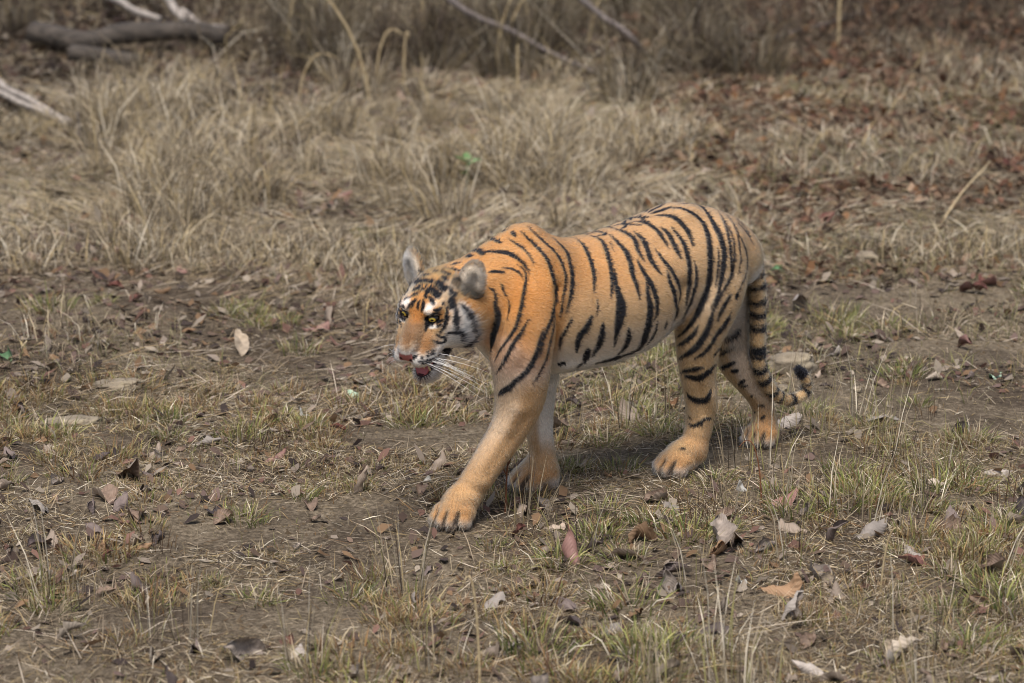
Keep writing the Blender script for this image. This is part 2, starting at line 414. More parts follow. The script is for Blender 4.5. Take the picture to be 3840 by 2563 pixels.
tl = (tail_d < .012) & (TV[:, 0] < -.5) & (part_d['rh'] > .012)
BC[tl] = np.array((.50, .33, .17)) * (.9 + .2 * n1[tl, None])
BC *= (.90 + .20 * n1 + .16 * (n2 - .5))[:, None]
# head colours: soft blobs in the head frame, mirrored left and right
def blob(c, r, soft=.5, both=True):
    q = np.abs(HV * [1, 0, 1]) if False else HV.copy()
    if both: q[:, 1] = np.abs(q[:, 1])
    d = np.sqrt((((q - c) / r) ** 2).sum(1)) + (n2 - .5) * .25
    return sstep(1 + soft, 1 - soft, d) * in_head
BC = lerp(BC, ORANGE, blob((-.10, .0, .06), (.10, .12, .07), .5) * .8)
BC = lerp(BC, (.60, .44, .28), blob((-.055, .055, .055), (.05, .022, .03), .5) * .7)
BC = lerp(BC, FACEO, blob((.05, .0, -.02), (.085, .045, .045), .35))
BC = lerp(BC, (.36, .165, .055), blob((.02, .0, .022), (.035, .028, .03), .4))
BC = lerp(BC, (.29, .155, .07), blob((.06, .045, -.045), (.06, .03, .03), .5))
BC = lerp(BC, WHITE, blob((-.045, .10, -.065), (.066, .072, .088), .25))        # cheek
BC = lerp(BC, (.46, .26, .11), blob((-.03, .085, -.015), (.035, .03, .035), .5) * .6)
BC = lerp(BC, WHITE, blob((.002, .041, .040), (.030, .020, .020), .3))        # above the eyes
BC = lerp(BC, WHITE, blob((.014, .050, -.004), (.026, .022, .007), .3))       # below the eyes
BC = lerp(BC, WHITE, blob((.080, .045, -.095), (.062, .036, .026), .35))       # muzzle sides
BC = lerp(BC, WHITE, blob((.118, .022, -.085), (.022, .018, .018), .4))
BC = lerp(BC, (.56, .50, .44), blob((.04, .0, -.185), (.06, .07, .03), .4))   # chin
BC = lerp(BC, WHITE, blob((-.03, .055, -.13), (.05, .04, .03), .4))
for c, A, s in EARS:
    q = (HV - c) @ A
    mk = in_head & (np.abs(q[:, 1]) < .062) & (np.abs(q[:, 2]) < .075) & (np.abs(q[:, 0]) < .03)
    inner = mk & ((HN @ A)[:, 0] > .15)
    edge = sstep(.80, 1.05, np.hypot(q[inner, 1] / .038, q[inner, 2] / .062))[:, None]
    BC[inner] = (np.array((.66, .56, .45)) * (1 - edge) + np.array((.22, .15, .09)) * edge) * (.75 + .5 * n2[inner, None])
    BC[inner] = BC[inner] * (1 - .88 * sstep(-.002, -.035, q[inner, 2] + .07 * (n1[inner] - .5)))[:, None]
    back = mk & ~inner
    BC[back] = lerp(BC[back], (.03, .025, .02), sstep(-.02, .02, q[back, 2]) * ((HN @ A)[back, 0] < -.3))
# stripes: polylines read off the photograph, laid on the skin along the view ray, kept as curves on the body
ST = '''2 20 735 290 765 320 850 400 930 470 985 550 1015 630 1020 700 1005 790 985 860
2 28 690 330 760 400 830 470 885 540 915 620 935 700 945 790 935 890 915 980 880 1060 850 1150 830 1260
2 28 920 375 980 430 1030 490 1050 560 1068 650 1065 740 1050 840 1020 930
2 24 1085 380 1140 420 1180 490 1210 570 1228 660 1226 780
2 27 1200 365 1270 390 1310 450 1335 530 1355 620 1360 720 1352 820
2 31 1340 355 1400 410 1460 480 1495 560 1510 640 1545 740 1565 830
2 34 1380 610 1385 690 1400 770 1410 850 1405 940 1395 1010 1390 1080 1375 1180
2 34 1385 690 1415 790 1440 860 1440 930 1425 1000 1405 1060 1385 1120
2 30 1545 540 1580 610 1630 690 1670 770 1690 850 1690 930 1670 980
2 50 1615 700 1625 800 1640 880 1635 960 1620 1050 1590 1140 1550 1200 1480 1230 1380 1265 1240 1300
2 25 1370 310 1430 330 1490 360 1530 400 1550 470 1595 550
2 32 1520 330 1590 400 1625 480 1650 550 1720 645
2 42 1210 950 1170 1040 1120 1110 1100 1220
2 38 1295 1000 1285 1090 1260 1170 1215 1250
2 46 1185 1190 1165 1270 1160 1290
2 38 1480 1045 1480 1120 1450 1190 1400 1235
2 20 1695 990 1680 1060 1650 1120 1610 1170
2 18 1070 960 1030 1040 985 1120 970 1210
2 10 1250 830 1255 900 1240 960
2 20 370 485 450 480 530 485 600 500 680 540 725 590 755 640
2 16 520 470 600 485 660 520
2 20 665 575 710 610 730 670 715 760 700 850 680 940 650 1040 590 1130 540 1200 500 1280
2 12 550 600 620 605 680 640 705 680
2 13 590 380 650 420 720 470 760 520 785 570
2 14 450 740 490 770 505 830 500 900
2 44 490 850 515 920 520 970 500 1050 480 1130 475 1200
2 22 745 980 700 1060 640 1150 580 1260 510 1375
2 30 860 1040 830 1130 800 1240 740 1350 650 1430 590 1480 530 1520
2 38 650 1440 590 1485 528 1525
2 17 940 930 930 1040 905 1150 880 1260 830 1370 780 1450
2 10 545 710 560 760 575 800
2 8 600 830 605 900 590 980
2 19 450 630 510 625 570 635
2 26 620 330 650 370
2 26 495 395 545 415
2 30 370 470 405 495
2 24 280 520 340 510
2 20 170 580 240 560
2 18 130 605 200 615 270 625
2 8 1340 400 1375 480
2 22 975 1305 1005 1295
2 18 1090 1340 1130 1310 1160 1290
2 12 1000 830 990 900 975 960
3 25 340 260 430 270 500 310 550 370 600 455
3 30 540 300 600 350 640 430 690 530
3 30 500 215 580 215 650 235 710 290 750 350 780 440
3 30 620 300 670 360 715 430 740 510 755 610 750 720 740 800 725 890
3 40 620 160 700 165 770 195 830 240 870 300 895 390 905 500 905 610 885 740 840 870 790 970 720 1060 660 1105
3 20 790 545 805 640 795 740 760 860 720 940 680 1010
3 32 680 130 780 130 850 160 900 220 950 310 990 400 1010 490 1000 600 985 700 960 800 910 900
3 12 960 440 970 520 960 620 945 740
3 17 900 150 960 180 1000 250 1030 330 1050 420 1060 520 1065 620 1040 700 985 790 920 900
3 11 1000 240 1050 320 1080 420 1085 520 1070 640 1040 730
3 11 960 170 1050 240 1100 330 1120 430 1130 540 1110 660
3 12 1100 330 1140 400 1170 480 1180 570 1165 660
3 15 1060 210 1140 280 1200 360
3 16 1100 260 1180 350 1215 415
3 10 1180 520 1170 640 1140 720 1100 800
3 27 500 460 560 540 610 600 650 670 680 740 680 820 655 900
3 30 590 620 610 700 640 780 655 870 660 930 630 1000
3 38 930 900 910 980 880 1060 820 1160 740 1230 670 1260
3 25 820 1020 780 1090 720 1140 660 1170
3 16 1000 780 960 850 930 920
3 27 1060 790 1020 860 980 930 960 990
3 27 1065 920 1020 1000 960 1080 930 1130 900 1180 850 1230 790 1265
3 16 1050 970 1000 1050 950 1100
3 18 990 1170 950 1220 930 1250
3 28 860 1330 780 1345 690 1360
3 40 950 1300 900 1360 820 1405 720 1390
3 16 590 990 570 1050
3 28 1110 780 1095 830
3 26 460 205 540 180 620 150
3 18 180 300 260 280 400 285
3 18 20 350 80 335 140 350
3 16 230 250 300 235 400 230 470 228
5 40 390 720 430 770 500 790 560 780 600 690
5 22 400 970 440 1000 500 980 560 940 615 945
5 12 395 910 430 945
5 14 335 1190 380 1190
5 30 715 280 780 240 840 170
5 27 670 405 720 375 780 350
5 30 650 520 720 500 800 465
5 26 775 540 815 540
5 28 825 655 880 615
5 18 835 680 900 660
5 14 930 760 945 740
5 16 1010 950 1050 910
5 10 940 870 990 890
5 12 985 830 1050 830
h 48 800 690 850 760 880 850 885 920 915 1000 940 1060
h 48 745 730 750 800 745 880 740 960
h 60 700 655 706 700
h 30 650 700 655 780 645 860 620 930 580 975
h 26 612 660 625 700
h 26 640 990 700 980 760 985 800 1010 790 1070
h 20 545 1005 600 1025 640 1030 630 1070 560 1085 500 1055
h 50 940 1050 880 1080 810 1120
h 30 520 745 570 740 600 720
h 30 465 605 500 640 520 690
h 56 490 530 560 585
h 54 560 470 620 520
h 40 590 400 660 440
h 34 590 340 690 385
h 24 500 340 560 350
h 38 330 480 400 445 470 450 530 450
h 28 370 395 430 390 480 380
h 36 300 545 350 520 400 500
h 20 250 620 300 590 370 570
h 26 285 660 345 635
h 18 245 740 270 690 320 670
h 18 275 720 315 680
h 30 410 640 410 700 395 760
h 20 375 640 355 690 360 740
h 16 370 550 410 525 450 490
h 24 440 540 450 565
h 24 430 590 440 605
h 20 210 640 235 605
h 20 195 690 210 720
h 16 700 430 760 440 800 430
h 28 670 510 720 560 770 600
h 28 690 570 710 590
h 24 550 880 615 840
h 22 550 910 600 895
h 14 390 1240 400 1236
h 16 445 1222 455 1218
h 16 478 1207 486 1203
h 16 508 1197 515 1193
h 18 500 1165 506 1163
h 14 455 1180 460 1178
h 15 350 1278 430 1272 500 1252 545 1228
h 14 390 1300 450 1295 520 1270
h 20 168 760 180 800 200 840 240 855
h 24 165 850 180 890
h 22 445 905 455 840 490 792 540 775 600 790
h 44 452 890 480 850
h 26 450 880 440 930 430 965
h 16 190 905 182 930
h 20 480 905 520 885
h 30 255 1250 290 1245 340 1215
h 90 660 1150 690 1185'''
stripes = []
for line in ST.split('\n'):
    q = line.split(); ox, oy, sc = PX[q[0]]; w_ = float(q[1]) * sc
    P = np.array(q[2:], float).reshape(-1, 2) * sc + [ox, oy]
    L_ = np.linalg.norm(np.diff(P, axis=0), axis=1).sum()
    Q = catmull(P, 12)
    seg = np.r_[0, np.cumsum(np.linalg.norm(np.diff(Q, axis=0), axis=1))]
    n_ = max(3, int(seg[-1] / 4.5)); tt = np.linspace(0, 1, n_)
    U = np.interp(tt * seg[-1], seg, Q[:, 0]); Vv = np.interp(tt * seg[-1], seg, Q[:, 1])
    pts, nrm, ws = [], [], []
    for t, u, v in zip(tt, U, Vv):
        d = dir_local(ray(u, v)).normalized()
        loc, nn, fi, dist = bvh.ray_cast(camL, d)
        if loc is None: continue
        prof = max(.22, (math.sin(math.pi * min(1, max(0, t)))) ** .55) if L_ > 1.6 * w_ else 1.0
        pts.append(loc); nrm.append(nn); ws.append(.5 * w_ * prof * dist / FPX)
    if len(pts) < 2: continue
    stripes.append((np.array(pts), np.array(nrm), np.array(ws), q[0]))
far = []
for P, N, W_, tg in stripes:                               # the other flank and cheek carry the same pattern mirrored
    if tg in '23':
        ok = (P[:, 2] > .42) & (P[:, 0] < .6)
        M_ = P * [1, -1, 1]
    elif tg == 'h':
        hq = (P - H_O) @ HM; ok = (hq[:, 1] > .045)
        M_ = H_O + (hq * [1, -1, 1]) @ HM.T
    else: continue
    pts, nrm, ws = [], [], []
    for p, w1, o in zip(M_, W_, ok):
        if not o: continue
        loc, nn, fi, dist = bvh.find_nearest(Vector(p))
        if dist < .06: pts.append(loc); nrm.append(nn); ws.append(w1)
    if len(pts) > 1: far.append((np.array(pts), np.array(nrm), np.array(ws), tg))
jag = (hash_noise(TV, 330, 5) - .5) * 1.0 + (hash_noise(TV * [1, 1, .35], 180, 6) - .5) * .8
SM = np.zeros(len(TV))
for P, N, W_, tg in stripes + far:
    mg = W_.max() * 1.6 + .004
    idx = np.where(np.all((TV > P.min(0) - mg) & (TV < P.max(0) + mg), 1))[0]
    if not len(idx): continue
    d = np.linalg.norm(TV[idx][:, None, :] - P[None], axis=2) - W_[None]
    j = d.argmin(1); dm = d[np.arange(len(idx)), j]
    ok = (TN[idx] * N[j]).sum(1) > -.1
    ww = W_[j]
    SM[idx] = np.maximum(SM[idx], sstep(.0034, -.0016, dm - ww * (.34 if tg == 'h' else .24) + jag[idx] * np.minimum(.0030, ww * .34)) * ok)
# tail rings, by distance along the tail
Qt = catmull(TAIL_C, 8); at = np.r_[0, np.cumsum(np.linalg.norm(np.diff(Qt, axis=0), axis=1))]
ti = np.where(tl)[0]
at_v = at[np.linalg.norm(TV[ti][:, None] - Qt[None], axis=2).argmin(1)] + (n1[ti] - .5) * .012
rings = [(R3(1230, 590), 24), (R3(1200, 680), 14), (R3(1260, 740), 17), (R3(1225, 850), 19), (R3(1260, 930), 26), (R3(1255, 1045), 22), (R3(1258, 1195), 32), (R3(1265, 1250), 13),
         (R3(1285, 1345), 21), (R3(1300, 1420), 21), (R5(1110, 715), 24), (R5(1165, 760), 15), (R5(1275, 778), 27), (R5(1390, 715), 19), (R5(1400, 650), 11), (R5(1350, 555), 48)]
for (u, v), wd in rings:
    c0 = TL(u, v, 0.0); a0 = at[np.linalg.norm(Qt - c0, axis=1).argmin()]
    SM[ti] = np.maximum(SM[ti], sstep(.004, -.004, np.abs(at_v - a0) - wd * .5 / 1130 * (.75 + .5 * n3[ti])))
BC0 = BC.copy()
BC = lerp(BC, BLACK, SM)
# nose leather, mouth, eye rims
BARE = np.zeros(len(TV), bool)
qn = HV.copy(); qn[:, 1] = np.abs(qn[:, 1])
nose = in_head & (HV[:, 0] > .106) & (HV[:, 2] > -.078) & (HV[:, 2] < -.048) & (qn[:, 1] < .024)
BC[nose] = (.42, .15, .13)
nostril = in_head & (np.sqrt((((qn - [.116, .017, -.070]) / [.014, .008, .006]) ** 2).sum(1)) < 1)
BC[nostril] = (.02, .012, .012); BARE |= nose | nostril
for c, r, M in MOUTH:
    q = ((HV - c) @ M) / (np.array(r) + .0035)
    lip = in_head & (((((HV - c) @ M) / (np.array(r) + .0085)) ** 2).sum(1) < 1) & (HV[:, 2] < -.12) & (HV[:, 0] > -.04)
    BC[lip] = (.02, .016, .018)
    ins = in_head & ((q ** 2).sum(1) < 1) & (HV[:, 0] > -.035)
    BC[ins] = (.05, .016, .018); BARE |= ins
rim = in_head & (np.sqrt((((qn - [.016, .045, .0150]) / [.026, .025, .0125]) ** 2).sum(1)) < 1)
BC[rim] = BLACK; BARE |= rim
# ---- body mesh
tiger = bpy.data.objects.new('tiger', None); link(tiger)
tiger.location = T_MID; tiger.rotation_euler = (0, 0, T_ANG)
tag(tiger, 'orange black-striped tiger walking through dry grass with lowered head and open mouth', 'tiger')
m, N_, L_, b = new_mat('tiger_skin')
at_n = N_.new('ShaderNodeAttribute'); at_n.attribute_name = 'coat'
L_.new(at_n.outputs['Color'], b.inputs['Base Color']); b.inputs['Roughness'].default_value = .75; b.inputs['Specular IOR Level'].default_value = .2
me = mesh_np('tiger_body', TV, TF, m); point_color(me, 'coat', BC)
body = link(bpy.data.objects.new('body', me), tiger)
# ---- fur
tri = np.vstack([TF[:, [0, 1, 2]], TF[:, [0, 2, 3]]])
fa = np.linalg.norm(np.cross(TV[tri[:, 1]] - TV[tri[:, 0]], TV[tri[:, 2]] - TV[tri[:, 0]]), axis=1) * .5
cen = TV[tri].mean(1); hc_ = (cen - H_O) @ HM; inh = in_head[tri[:, 0]]
wgt = fa * np.where(BARE[tri].any(1), 0, 1.0) * np.where(inh, 1.9, 1.0)
NS = 420000
pick = RNG.choice(len(tri), NS, p=wgt / wgt.sum())
r1, r2 = np.sqrt(RNG.random(NS)), RNG.random(NS)
bw = np.stack([1 - r1, r1 * (1 - r2), r1 * r2], 1)
root = (TV[tri[pick]] * bw[..., None]).sum(1); nor = (TN[tri[pick]] * bw[..., None]).sum(1)
vi = tri[pick][np.arange(NS), bw.argmax(1)]; colr = BC[vi]
smr = SM[vi]; mixd = (smr > .04) & (smr < .97)
colr = np.where(mixd[:, None], np.where((RNG.random(NS) < sstep(.12, .88, smr))[:, None], np.array(BLACK), BC0[vi]), colr)
hr = (root - H_O) @ HM; ih = inh[pick]
zz = root[:, 2]
flow = np.tile(np.array([-1.0, 0, -.45]), (NS, 1))
legm = sstep(.50, .36, zz) * np.where(np.abs(np.interp(root[:, 0], sx[:, 0], sx[:, 2], left=.3, right=.3) - zz) < .02, .3, 1)
flow = lerp(flow, (-.15, 0, -1.0), legm)
flow = lerp(flow, (.7, 0, -.7), sstep(.09, .05, zz) * (zz < .1))
tlr = tl[tri[pick][:, 0]]
if tlr.any():
    jx = np.linalg.norm(root[tlr][:, None] - Qt[None, :-1], axis=2).argmin(1); flow[tlr] = (Qt[1:] - Qt[:-1])[jx]
hflow = (hr - np.array([.16, 0, -.045])) * [1, 1.2, 1]; hflow[:, 2] -= .02
hflow /= np.linalg.norm(hflow, axis=1)[:, None]
flow[ih] = (hflow @ HM.T)[ih]
flow += RNG.normal(0, .16, (NS, 3))
flow -= nor * (flow * nor).sum(1)[:, None]; flow /= np.linalg.norm(flow, axis=1)[:, None] + 1e-9
ln = np.full(NS, .0075)
ln = np.where((zz < np.interp(root[:, 0], sx[:, 0], sx[:, 2]) + .06) & (root[:, 0] < .25) & (zz > .36) & (np.abs(root[:, 1]) < .12) & (part_d['lh'][tri[pick][:, 0]] > .012), .018, ln)
ln = np.where(zz < .1, .010, ln)
ln = np.where(tlr, .013, ln)
hl_ = .0055 + .014 * sstep(.075, .12, np.abs(hr[:, 1])) * sstep(.02, -.05, hr[:, 2]) + .006 * sstep(.02, -.08, hr[:, 0]) + .012 * sstep(-.15, -.18, hr[:, 2])
earf = np.zeros(NS)
for c, A, s in EARS:
    q = (hr - c) @ A; earf = np.maximum(earf, (np.abs(q[:, 0]) < .03) * (np.abs(q[:, 1]) < .06) * (np.abs(q[:, 2]) < .075))
hl_ = np.where(earf > 0, .015, hl_)
ln = np.where(ih, hl_, ln) * (.7 + .6 * RNG.random(NS))
lift = np.where(ih, .24, .17) + .25 * (earf > 0)
ln = ln * np.where((RNG.random(NS) < .14) & (earf == 0) & ~BARE[vi], 1.9, 1.0); lift = lift + RNG.gamma(1.2, .06, NS)
d1 = flow + nor * lift[:, None] * 1.6; d1 /= np.linalg.norm(d1, axis=1)[:, None]
d2 = flow + nor * (lift[:, None] * .5) + RNG.normal(0, .10, (NS, 3)); d2 /= np.linalg.norm(d2, axis=1)[:, None]
pts = np.stack([root - nor * .001, root + d1 * (ln * .5)[:, None], root + d1 * (ln * .5)[:, None] + d2 * (ln * .5)[:, None]], 1)
guard = RNG.random(NS) < .16
clump = hash_noise(root * [1, 1, 1], 260, 8)
colr = np.clip(colr * (1 + RNG.normal(0, .13, NS) + .42 * (clump - .5) + .15 * guard)[:, None], 0, 1)
hc = bpy.data.hair_curves.new('tiger_fur'); hc.add_curves([3] * NS)
hc.attributes['position'].data.foreach_set('vector', pts.astype(np.float32).ravel())
ra = hc.attributes.new('radius', 'FLOAT', 'POINT')
rr = np.tile(np.array([.00055, .00042, .00006]), NS); ra.data.foreach_set('value', rr.astype(np.float32))
ca = hc.attributes.new('coat', 'FLOAT_COLOR', 'CURVE')
c4 = np.ones((NS, 4), np.float32); c4[:, :3] = colr; ca.data.foreach_set('color', c4.ravel())
mf, N_, L_, b = new_mat('tiger_fur')
at_n = N_.new('ShaderNodeAttribute'); at_n.attribute_name = 'coat'
hb = N_.new('ShaderNodeBsdfHairPrincipled'); hb.parametrization = 'COLOR'
hb.inputs['IOR'].default_value = 1.40; hb.inputs['Roughness'].default_value = .45; hb.inputs['Radial Roughness'].default_value = .6
L_.new(at_n.outputs['Color'], hb.inputs['Color']); L_.new(hb.outputs[0], N_['Material Output'].inputs['Surface'])
hc.materials.append(mf)
fur = link(bpy.data.objects.new('fur', hc), tiger)

# ---- eyes, tongue, teeth, claws, whiskers
def uv_sphere(nu=24, nv=16):
    V, F = [], []
    for j in range(nv + 1):
        for i in range(nu):
            a, b = 2 * math.pi * i / nu, math.pi * j / nv
            V.append((math.sin(b) * math.cos(a), math.sin(b) * math.sin(a), math.cos(b)))
    for j in range(nv):
        for i in range(nu): F.append((j * nu + i, (j + 1) * nu + i, (j + 1) * nu + (i + 1) % nu, j * nu + (i + 1) % nu))
    return np.array(V), np.array(F)
SV, SF = uv_sphere()
me_, N_, L_, b = new_mat('eyeball')
tc = N_.new('ShaderNodeTexCoord'); sp = N_.new('ShaderNodeSeparateXYZ'); L_.new(tc.outputs['Object'], sp.inputs[0])
rp = N_.new('ShaderNodeValToRGB'); L_.new(sp.outputs['X'], rp.inputs['Fac'])
for e in list(rp.color_ramp.elements)[1:]: rp.color_ramp.elements.remove(e)
rp.color_ramp.interpolation = 'LINEAR'; rp.color_ramp.elements[0].color = (.02, .015, .015, 1)
for p_, c_ in ((.0, (.02, .015, .015, 1)), (.0146, (.03, .02, .01, 1)), (.0152, (.40, .25, .02, 1)), (.0168, (.70, .50, .05, 1)), (.0177, (.45, .32, .05, 1)), (.0178, (.006, .006, .006, 1))):
    e = rp.color_ramp.elements.new(min(1, p_ * 50)); e.color = c_
mm = N_.new('ShaderNodeMath'); mm.operation = 'MULTIPLY'; mm.inputs[1].default_value = 50; L_.new(sp.outputs['X'], mm.inputs[0]); L_.new(mm.outputs[0], rp.inputs['Fac'])
L_.new(rp.outputs[0], b.inputs['Base Color']); b.inputs['Roughness'].default_value = .05
eye_mesh = mesh_np('eyeball', SV * .0185, SF, me_)
from mathutils import Matrix
def place_local(o, pos, X, Y, Z):
    M = Matrix(((X[0], Y[0], Z[0], pos[0]), (X[1], Y[1], Z[1], pos[1]), (X[2], Y[2], Z[2], pos[2]), (0, 0, 0, 1))); o.matrix_local = M
for s in (1, -1):
    o = link(bpy.data.objects.new('eye', eye_mesh), tiger)
    A = HM @ rotm('z', .35 * s) @ rotm('y', -.10)
    place_local(o, hp(.010, .0455 * s, .0150), A[:, 0], A[:, 1], A[:, 2] * .70)
def tube(P, R, seg=7, cap=True):
    P = np.asarray(P, float); n = len(P); V, F = [], []
    T = np.gradient(P, axis=0); T /= np.linalg.norm(T, axis=1)[:, None] + 1e-12
    ref = np.array([0, 0, 1.0]) if abs(T[0][2]) < .9 else np.array([1.0, 0, 0])
    for i in range(n):
        a = np.cross(ref, T[i]); a /= np.linalg.norm(a) + 1e-12; b_ = np.cross(T[i], a)
        for j in range(seg):
            t = 2 * math.pi * j / seg; V.append(P[i] + R[i] * (a * math.cos(t) + b_ * math.sin(t)))
    for i in range(n - 1):
        for j in range(seg): F.append((i * seg + j, i * seg + (j + 1) % seg, (i + 1) * seg + (j + 1) % seg, (i + 1) * seg + j))
    return np.array(V), np.array(F)
def simple(name, col, rough=.5, sub=0.0):
    m, n, l, b = new_mat(name); b.inputs['Base Color'].default_value = (*col, 1); b.inputs['Roughness'].default_value = rough
    if sub: b.inputs['Subsurface Weight'].default_value = sub; b.inputs['Subsurface Radius'].default_value = (.02, .006, .004)
    return m
m_tongue = simple('tongue_wet', (.42, .10, .10), .35, .2)
u_, v_ = np.meshgrid(np.linspace(0, 1, 15), np.linspace(-1, 1, 11), indexing='ij')
wd = .0245 * np.sqrt(np.clip(1 - np.clip((u_ - .72) / .30, 0, 1) ** 2, .02, 1))
tx_ = -.02 + .102 * u_; tz_ = -.137 - .012 * u_ - .040 * np.clip(u_ - .62, 0, 1) ** 1.3 * 2 + .006 * v_ ** 2 - .002
TG = np.stack([tx_ - .018 * np.clip(u_ - .75, 0, 1) * 2, wd * v_, tz_], -1).reshape(-1, 3)
TGV = np.vstack([TG, TG - [.0, 0, .006]]) @ HM.T + H_O
q = np.array([(i * 11 + j, (i + 1) * 11 + j, (i + 1) * 11 + j + 1, i * 11 + j + 1) for i in range(14) for j in range(10)])
rimq = []
bl = [i * 11 for i in range(15)] + [14 * 11 + j for j in range(1, 11)] + [i * 11 + 10 for i in range(13, -1, -1)]
for a, b_ in zip(bl[:-1], bl[1:]): rimq.append((a, b_, b_ + 165, a + 165))
link(bpy.data.objects.new('tongue', mesh_np('tongue', TGV, np.vstack([q[:, ::-1], q + 165, rimq]), m_tongue)), tiger)
m_tooth = simple('tooth_ivory', (.62, .48, .26), .3)
for s in (1, -1):
    for base, tip in (((.052, .022 * s, -.165), (.058, .024 * s, -.138)), ((.078, .024 * s, -.100), (.080, .025 * s, -.132))):
        P = np.array([hp(*(np.array(base) + (np.array(tip) - base) * t)) for t in np.linspace(0, 1, 6)])
        V, F = tube(P, .0055 * np.sqrt(np.linspace(1, .03, 6)))
        link(bpy.data.objects.new('tooth', mesh_np('tooth', V, F, m_tooth)), tiger)
m_claw = simple('claw_horn', (.10, .085, .065), .35)
for a, b_, yaw in TOES:
    P = np.array([np.array(a) + (np.array(b_) - a) * t + np.array([0, 0, .004 * math.sin(math.pi * t)]) for t in np.linspace(-.3, 1, 6)])
    V, F = tube(P, .0042 * np.sqrt(np.linspace(1, .04, 6)), 6)
    link(bpy.data.objects.new('claw', mesh_np('claw', V, F, m_claw)), tiger)
m_whisk = simple('whisker_hair', (.80, .78, .74), .4)
wr = random.Random(3)
for s in (1, -1):
    for i in range(13):
        row = i % 4
        p0 = np.array([.062 + .014 * (i // 4) + wr.uniform(-.004, .004), .050 * s, -.082 - .009 * row])
        ln_ = wr.uniform(.09, .16)
        dr = np.array([wr.uniform(-.65, -.1), s * wr.uniform(.75, 1.0), wr.uniform(-.45, .0) - .08 * row]); dr /= np.linalg.norm(dr)
        ts = np.linspace(-.06, 1, 9)
        P = np.array([p0 + dr * ln_ * t + np.array([-.02, 0, -.05]) * t * t * ln_ / .12 for t in ts]) @ HM.T + H_O
        V, F = tube(P, .00085 * (1 - .85 * np.clip(ts, 0, 1)), 4)
        link(bpy.data.objects.new('whisker', mesh_np('whisker', V, F, m_whisk)), tiger)
# ------------------------------------------------------------------ ground
PAW_W = np.array([to_world(c * [1, 1, 0])[0] for _, c, _, _ in PAWS])
def gz(x, y):
    x = np.atleast_1d(np.asarray(x, float)); y = np.atleast_1d(np.asarray(y, float))
    P = np.stack([x, y, 0 * x], 1)
    z = (hash_noise(P, .55, 11) - .5) * .10 + (hash_noise(P, 1.7, 12) - .5) * .05 + (hash_noise(P, 5, 13) - .5) * .022 + (hash_noise(P, 14, 14) - .5) * .010
    z = z + .05 * sstep(5, 11, y) * (y - 5) * .6
    near = np.exp(-((x - .32) / 1.3) ** 2 - (y / .9) ** 2)
    z = z * (1 - .85 * near)
    d = np.min([np.hypot(x - p[0], y - p[1]) for p in PAW_W], 0)
    k = sstep(.30, .10, d)
    return z * (1 - k) - .002 * k
def on_ground(u, v):
    """where a pixel's ray meets the uneven ground"""
    z = 0.0
    for _ in range(6):
        p = ground_at(u, v, z); z = float(gz(p[0], p[1])[0])
    return np.array([p[0], p[1], z])
def axis(lo, hi, step, out):
    a = np.arange(lo, hi + 1e-6, step); g = step * 1.35 ** np.arange(1, 40); g = np.cumsum(g); g = g[g < out]
    return np.r_[(lo - g)[::-1], a, hi + g]
gx, gy = axis(-4.6, 4.6, .036, 500), axis(-2.8, 13.5, .036, 500)
XX, YY = np.meshgrid(gx, gy, indexing='ij')
ZZ = gz(XX.ravel(), YY.ravel()); fl = sstep(30, 15, np.hypot(XX.ravel(), YY.ravel() - 5)); ZZ = ZZ * fl
nI, nJ = XX.shape
ii, jj = np.meshgrid(np.arange(nI - 1), np.arange(nJ - 1), indexing='ij'); k0 = (ii * nJ + jj).ravel()
GF = np.stack([k0, k0 + nJ, k0 + nJ + 1, k0 + 1], 1)
m, N_, L_, b = new_mat('dry_soil')
tc = N_.new('ShaderNodeTexCoord')
def noise(scale, detail=8, rough=.6):
    n = N_.new('ShaderNodeTexNoise'); n.inputs['Scale'].default_value = scale; n.inputs['Detail'].default_value = detail; n.inputs['Roughness'].default_value = rough
    L_.new(tc.outputs['Object'], n.inputs['Vector']); return n
def ramp(src, stops):
    r = N_.new('ShaderNodeValToRGB'); L_.new(src, r.inputs['Fac'])
    r.color_ramp.elements[0].position, r.color_ramp.elements[0].color = stops[0][0], (*stops[0][1], 1)
    r.color_ramp.elements[1].position, r.color_ramp.elements[1].color = stops[-1][0], (*stops[-1][1], 1)
    for p, c in stops[1:-1]: e = r.color_ramp.elements.new(p); e.color = (*c, 1)
    return r
def mix(fac, a, b_, mode='MIX'):
    x = N_.new('ShaderNodeMix'); x.data_type = 'RGBA'; x.blend_type = mode
    if isinstance(fac, float): x.inputs['Factor'].default_value = fac
    else: L_.new(fac, x.inputs['Factor'])
    L_.new(a, x.inputs[6]); L_.new(b_, x.inputs[7]); return x.outputs[2]
nb = noise(1.3, 4); nf = noise(60, 10, .75); ng = noise(9, 6)
c1 = ramp(nf.outputs['Fac'], [(.30, (.034, .028, .021)), (.50, (.175, .142, .102)), (.72, (.42, .355, .265))])
c2 = ramp(nf.outputs['Fac'], [(.30, (.028, .022, .018)), (.55, (.108, .085, .064)), (.75, (.28, .23, .175))])
rb = ramp(nb.outputs['Fac'], [(.40, (0, 0, 0)), (.60, (1, 1, 1))])
cm = mix(rb.outputs[0], c1.outputs[0], c2.outputs[0])
rg = ramp(ng.outputs['Fac'], [(.3, (.62, .60, .58)), (.7, (1.12, 1.10, 1.06))])
cm = mix(1.0, cm, rg.outputs[0], 'MULTIPLY')
L_.new(cm, b.inputs['Base Color']); b.inputs['Roughness'].default_value = .95; b.inputs['Specular IOR Level'].default_value = .04
bu = N_.new('ShaderNodeBump'); bu.inputs['Strength'].default_value = .9; bu.inputs['Distance'].default_value = .012
